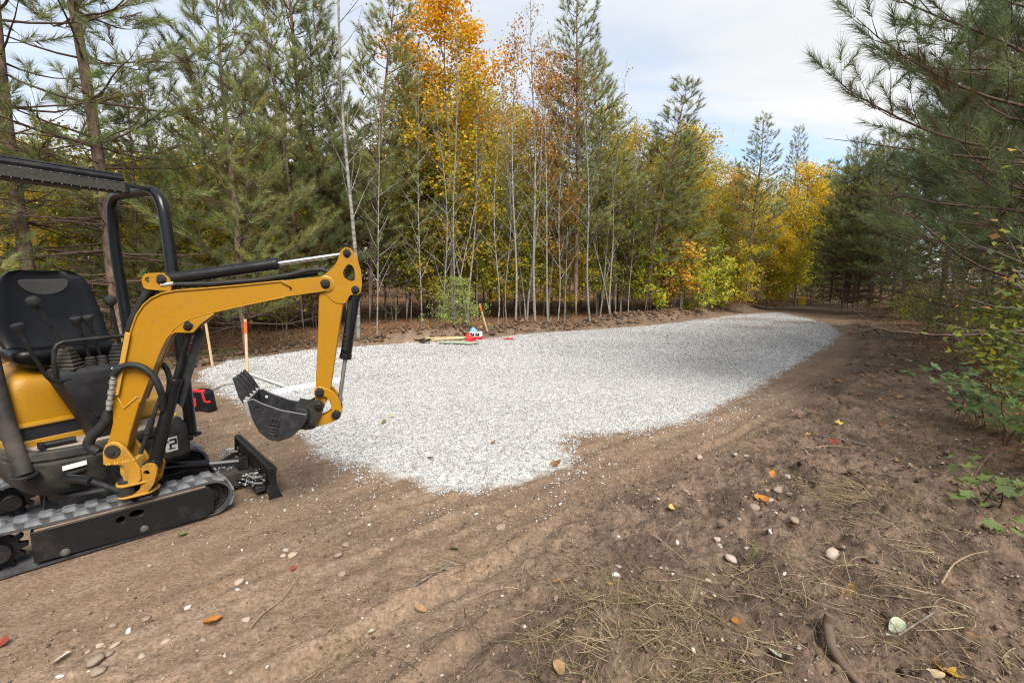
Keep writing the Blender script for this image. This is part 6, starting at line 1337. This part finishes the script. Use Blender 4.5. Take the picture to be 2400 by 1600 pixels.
# ------------------------------------------------------------------ dry grass, rootlets and leaf litter
rg6 = np.random.default_rng(33)
def ribbons(base, hd, L, w, cols, lift, K=4, curve=0.5):
    n = len(base); d = np.stack([np.cos(hd), np.sin(hd), lift], -1); d = unit(d); side = unit(np.cross(d, (0, 0, 1.0))); cv = rg6.normal(size=(n, 1)) * curve
    V = []
    for k in range(K):
        t = k / (K - 1); p = base + d * (L * t)[:, None] + side * cv * (L * t * t)[:, None]; p[:, 2] -= (0.55 * np.maximum(lift, 0) * L * t * t)
        ww = (w * (1 - 0.75 * t))[:, None]; tilt = np.array([0, 0, 0.4])
        V += [p - (side + tilt) * ww, p + (side + tilt) * ww]
    V = np.stack(V, 1); idx = (np.arange(n) * 2 * K)[:, None]
    q = np.concatenate([np.concatenate([idx + 2 * k, idx + 2 * k + 1, idx + 2 * k + 3, idx + 2 * k + 2], 1) for k in range(K - 1)])
    return V.reshape(-1, 3), q, np.repeat(cols, 2 * K, axis=0)
cl = [(1530, 1440, 0.42, 420), (1640, 1500, 0.40, 420), (1420, 1400, 0.30, 260), (1500, 1540, 0.35, 300), (1780, 1380, 0.25, 150), (1990, 1150, 0.36, 420), (2080, 1160, 0.30, 260), (1770, 1560, 0.3, 200), (2050, 1420, 0.35, 200), (2250, 1500, 0.4, 220), (1900, 1300, 0.25, 110), (2200, 1340, 0.4, 200), (2120, 1250, 0.35, 200), (1090, 1330, 0.10, 50), (790, 1530, 0.12, 60), (2050, 930, 0.7, 260), (2250, 900, 0.9, 280), (2150, 850, 1.2, 280), (2280, 1560, 0.35, 200), (1330, 1560, 0.3, 160)]
bs_, hd_, L_, w_, c_, lf_ = [], [], [], [], [], []
spal = np.array([(0.34, 0.26, 0.15), (0.26, 0.19, 0.11), (0.18, 0.13, 0.075), (0.17, 0.15, 0.07), (0.14, 0.095, 0.06)])
for u, v, r, n in cl:
    b = gz(u, v); p = b[:2] + rg6.normal(size=(n, 2)) * r * 0.55; bs_.append(p); hd_.append(rg6.uniform(0, 6.28, n)); L_.append(rg6.uniform(0.05, 0.24, n)); w_.append(rg6.uniform(0.0009, 0.0022, n)); lf_.append(np.abs(rg6.normal(size=n)) * 0.35); c_.append(spal[rg6.integers(0, 5, n)] * rg6.uniform(0.7, 1.2, (n, 1)))
n = 13000; p = np.column_stack([rg6.uniform(-1.0, 7.5, n), 1.1 + 7.5 * rg6.random(n) ** 1.3]); kp = (p[:, 0] > rough_x(p[:, 1]) - 0.1) & (pad_sdf(p[:, 0], p[:, 1]) > 0.15); p = p[kp]; n = len(p)
bs_.append(p); hd_.append(rg6.normal(size=n) * 0.9 + 0.6); L_.append(rg6.uniform(0.04, 0.26, n)); w_.append(rg6.uniform(0.0007, 0.0021, n)); lf_.append(np.abs(rg6.normal(size=n)) * 0.18); rp2 = np.array([(0.17, 0.12, 0.085), (0.10, 0.07, 0.05), (0.25, 0.18, 0.12), (0.06, 0.043, 0.033)]); c_.append(rp2[rg6.integers(0, 4, n)])
n = 900; p = np.column_stack([rg6.uniform(-3.0, 1.0, n), 1.2 + 3 * rg6.random(n)]); kp = np.hypot(p[:, 0] - MC[0], p[:, 1] - MC[1]) > 1.0; p = p[kp & (pad_sdf(p[:, 0], p[:, 1]) > 0.1)]; n = len(p)
bs_.append(p); hd_.append(rg6.uniform(0, 6.28, n)); L_.append(rg6.uniform(0.02, 0.10, n)); w_.append(rg6.uniform(0.0007, 0.0012, n)); lf_.append(np.abs(rg6.normal(size=n)) * 0.1); c_.append(rp2[rg6.integers(0, 4, n)])
n = 2600; p = np.column_stack([rg6.uniform(-10, -3.6, n), rg6.uniform(6.5, 12.5, n)]); kp = (left_d(p[:, 0], p[:, 1]) > 0.0) & (pad_sdf(p[:, 0], p[:, 1]) > 0.3); p = p[kp]; n = len(p)
bs_.append(p); hd_.append(rg6.uniform(0, 6.28, n)); L_.append(rg6.uniform(0.10, 0.35, n)); w_.append(rg6.uniform(0.002, 0.004, n)); lf_.append(np.abs(rg6.normal(size=n)) * 0.7); c_.append(np.array([(0.26, 0.22, 0.10), (0.18, 0.17, 0.06), (0.14, 0.15, 0.05)])[rg6.integers(0, 3, n)])
p = np.concatenate(bs_); base = np.column_stack([p, hz(p[:, 0], p[:, 1]) + 0.004]); V, q, c = ribbons(base, np.concatenate(hd_), np.concatenate(L_), np.concatenate(w_), np.concatenate(c_), np.concatenate(lf_))
o = link(bpy.data.objects.new('dry_grass', mesh_np('dry_grass', V, quads=q, cols=c, mats=[M['straw']]))); tag(o, 'dry grass, straw and rootlets strewn over the dirt', 'dry grass', kind='stuff')
n = 80000; p = np.column_stack([rg6.uniform(-14, 26, n), 3 + 40 * rg6.random(n) ** 1.25]); s1, d1, r1_, rw, lw_ = zones(p[:, 0], p[:, 1])
near_r = sstep(3.0, 0.3, right_x(p[:, 1]) - p[:, 0])
pr = np.clip(lw_ * 1.0 + rw * 0.9 + 0.08 * r1_ + 0.35 * r1_ * near_r + 0.05 * (np.abs(d1 - 1) < 0.9), 0, 1) * (s1 > 0.25) * (0.45 + fbm(p[:, 0], p[:, 1], 55, 3)); p = p[rg6.random(n) < pr]; n = len(p)
lpal = np.array([(0.24, 0.12, 0.06), (0.18, 0.095, 0.05), (0.30, 0.18, 0.09), (0.13, 0.078, 0.045), (0.34, 0.23, 0.12), (0.25, 0.11, 0.05), (0.20, 0.14, 0.08)])
V, C = leaf_quads(np.column_stack([p, hz(p[:, 0], p[:, 1]) + 0.012]), (0.035 + 0.045 * sstep(4, 10, np.hypot(p[:, 0], p[:, 1])))[:, None], lpal[rg6.integers(0, 7, n)], rg6, 1.2)
o = link(bpy.data.objects.new('leaf_litter', mesh_np('leaf_litter', V, quads=np.arange(len(V)).reshape(-1, 4), cols=C, mats=[M['litter']]))); tag(o, 'brown fallen leaf litter covering the forest floor', 'leaf litter', kind='stuff')
# crumbs of soil, crisp in the foreground
n = 40000; p = np.column_stack([rg6.uniform(-3.6, 4.6, n), 0.95 + 4.6 * rg6.random(n) ** 1.5]); s1, d1, r1_, rw, lw_ = zones(p[:, 0], p[:, 1])
pr = (0.25 + 0.5 * r1_ + 0.9 * sstep(0.45, 0.7, fbm(p[:, 0] * 4, p[:, 1] * 4, 66, 3))) * (s1 > 0.04) * (np.hypot(p[:, 0] - MC[0], p[:, 1] - MC[1]) > 1.15); p = p[rg6.random(n) < pr]; n = len(p); sz = 0.0022 + 0.0095 * rg6.random(n) ** 3.2
cr = np.array([(0.21, 0.15, 0.105), (0.15, 0.108, 0.078), (0.26, 0.19, 0.135), (0.07, 0.05, 0.038)])[rg6.integers(0, 4, n)]
V, q, c = chips(np.column_stack([p, hz(p[:, 0], p[:, 1]) + sz * 0.3]), sz, cr)
o = link(bpy.data.objects.new('soil_crumbs', mesh_np('soil_crumbs', V, tris=q, cols=c, mats=[M['gravel']]))); tag(o, 'loose soil crumbs over the bare dirt', 'soil crumbs', kind='stuff')
# clods of turned soil
n = 2600; p = np.column_stack([rg6.uniform(-6, 14, n), 1.2 + 18 * rg6.random(n) ** 1.5]); s1, d1, r1_, rw, lw_ = zones(p[:, 0], p[:, 1])
pr = np.clip(0.55 * r1_ * (1 - rw) + 1.0 * np.exp(-((d1 - 1.1) / 0.5) ** 2), 0, 1) * (s1 > 0.25) * (np.hypot(p[:, 0] - MC[0], p[:, 1] - MC[1]) > 1.1); p = p[rg6.random(n) < pr]; n = len(p); sz = 0.008 + 0.035 * rg6.random(n) ** 3
V, q, c = rocks(np.column_stack([p, hz(p[:, 0], p[:, 1]) + sz * 0.3]), sz, np.array([(0.14, 0.098, 0.07), (0.10, 0.07, 0.05), (0.18, 0.125, 0.088)])[rg6.integers(0, 3, n)])
o = link(bpy.data.objects.new('soil_clods', mesh_np('soil_clods', V, quads=q, cols=c, mats=[M['ground']], smooth=True))); tag(o, 'loose clods of turned brown soil', 'soil clods', kind='stuff')

n = 9000; t_ = rg6.uniform(-3.0, 19, n); off = 1.1 + rg6.normal(size=n) * 0.42; p = np.column_stack([-5.5 + 0.766 * t_ - 0.643 * off, 8.2 + 0.643 * t_ + 0.766 * off])
okk = (pad_sdf(p[:, 0], p[:, 1]) > 0.25) & (vnoise(p[:, 0] * 1.4, p[:, 1] * 1.4, 88) > rg6.random(n) * 0.8); p = p[okk]; n = len(p); sz = 0.012 + 0.075 * rg6.random(n) ** 3
V, q, c = rocks(np.column_stack([p, hz(p[:, 0], p[:, 1]) + sz * 0.35]), sz, np.array([(0.13, 0.088, 0.062), (0.085, 0.058, 0.042), (0.165, 0.112, 0.078), (0.16, 0.09, 0.05)])[rg6.integers(0, 4, n)])
o = link(bpy.data.objects.new('bank_clods', mesh_np('bank_clods', V, quads=q, cols=c, mats=[M['ground']]))); tag(o, 'rough dark clods heaped along the far edge of the gravel', 'soil clods', kind='stuff')
# ------------------------------------------------------------------ leafy plants at the right edge and the pine seedling
def leafy_plant(u, v, h, nst, nl, size, colr, label, name='bramble', seed=0, spread=0.45, shape=MAPLE):
    b = gz(u, v); rg = np.random.default_rng(seed); root = empty(name, tuple(b)); tag(root, label, 'plant', 'leafy plants at the right edge')
    lm = []
    for k in range(3):
        me = leaf_mesh('leaf', shape, (0.12, 0.25), seed * 7 + k); a = me.color_attributes.new('Col', 'FLOAT_COLOR', 'POINT'); cc = np.ones((len(me.vertices), 4), np.float32); cc[:, :3] = np.array(colr) * (0.75 + 0.25 * k); a.data.foreach_set('color', cc.ravel()); me.materials.append(M['leaf']); lm.append(me)
    for s_ in range(nst):
        az = rg.uniform(0, 6.28); d0 = np.array([math.cos(az) * spread, math.sin(az) * spread, 1.0]); P = bez((rg.normal() * 0.08, rg.normal() * 0.08, -0.03), d0, h * rg.uniform(0.7, 1.15), (math.cos(az) * 0.8, math.sin(az) * 0.8, -0.5), 7, rg, 0.06)
        m_ = MB(); m_.tube(P, np.linspace(0.005, 0.002, 7), 6); m_.build('stem', M['pine_twig'], root)
        for j in range(nl):
            t = 0.25 + 0.75 * j / max(1, nl - 1); i = min(5, int(t * 6)); p0 = P[i] + (P[i + 1] - P[i]) * (t * 6 - i); a2 = rg.uniform(0, 6.28); out_ = np.array([math.cos(a2), math.sin(a2), 0.15]) * size * rg.uniform(0.6, 1.5)
            o = link(bpy.data.objects.new('leaf', lm[rg.integers(0, 3)]), root); o.location = tuple(p0 + out_); sc2 = size * rg.uniform(0.55, 1.1); o.scale = (sc2,) * 3; o.rotation_euler = (rg.normal() * 0.4, rg.normal() * 0.4 + 0.2, a2)
leafy_plant(2290, 1000, 0.95, 9, 12, 0.072, (0.16, 0.24, 0.10), 'green lobed leaf plant at the right edge beside the mound', seed=1, spread=0.55)
leafy_plant(2375, 1040, 1.0, 9, 12, 0.068, (0.14, 0.20, 0.07), 'taller green leaved plant cut by the right edge', seed=2, spread=0.6)
leafy_plant(2345, 1170, 0.50, 6, 8, 0.062, (0.14, 0.18, 0.06), 'dull green plant low at the right edge below the mound', seed=3, spread=0.7)
leafy_plant(2392, 1300, 0.40, 4, 6, 0.06, (0.14, 0.20, 0.06), 'small green plant in the bottom right corner of the undergrowth', seed=4, spread=0.7)
leafy_plant(2350, 905, 1.05, 5, 11, 0.08, (0.34, 0.34, 0.04), 'yellow green leaved plant at the right edge above the green ones', seed=5, spread=0.5)
leafy_plant(2390, 850, 1.3, 5, 12, 0.085, (0.40, 0.36, 0.04), 'tall yellow leaved plant cut by the right edge', seed=6, spread=0.4)
b = gz(*a7(1085, 635)); root = empty('pine_seedling', tuple(b)); tag(root, 'tiny green pine seedling between two pinkish cobbles', 'seedling')
rgp = np.random.default_rng(8); m_ = MB(); st_ = bez((0, 0, -0.02), (0.35, 0.1, 1), 0.10, (0, 0, 0.5), 5, rgp); m_.tube(st_, np.linspace(0.004, 0.002, 5), 6); m_.build('stem', M['pine_twig'], root)
V, C = needle_tris(st_[1:], np.gradient(st_, axis=0)[1:], np.full(4, 0.035), 0.055, 34, 0.0016, np.tile(np.array(LEFTG) * 0.9, (4, 1)), rgp)
o = link(bpy.data.objects.new('needles', mesh_np('seedling_needles', V, tris=np.arange(len(V)).reshape(-1, 3), cols=C, mats=[M['needle']])), root); o['kind'] = 'stuff'
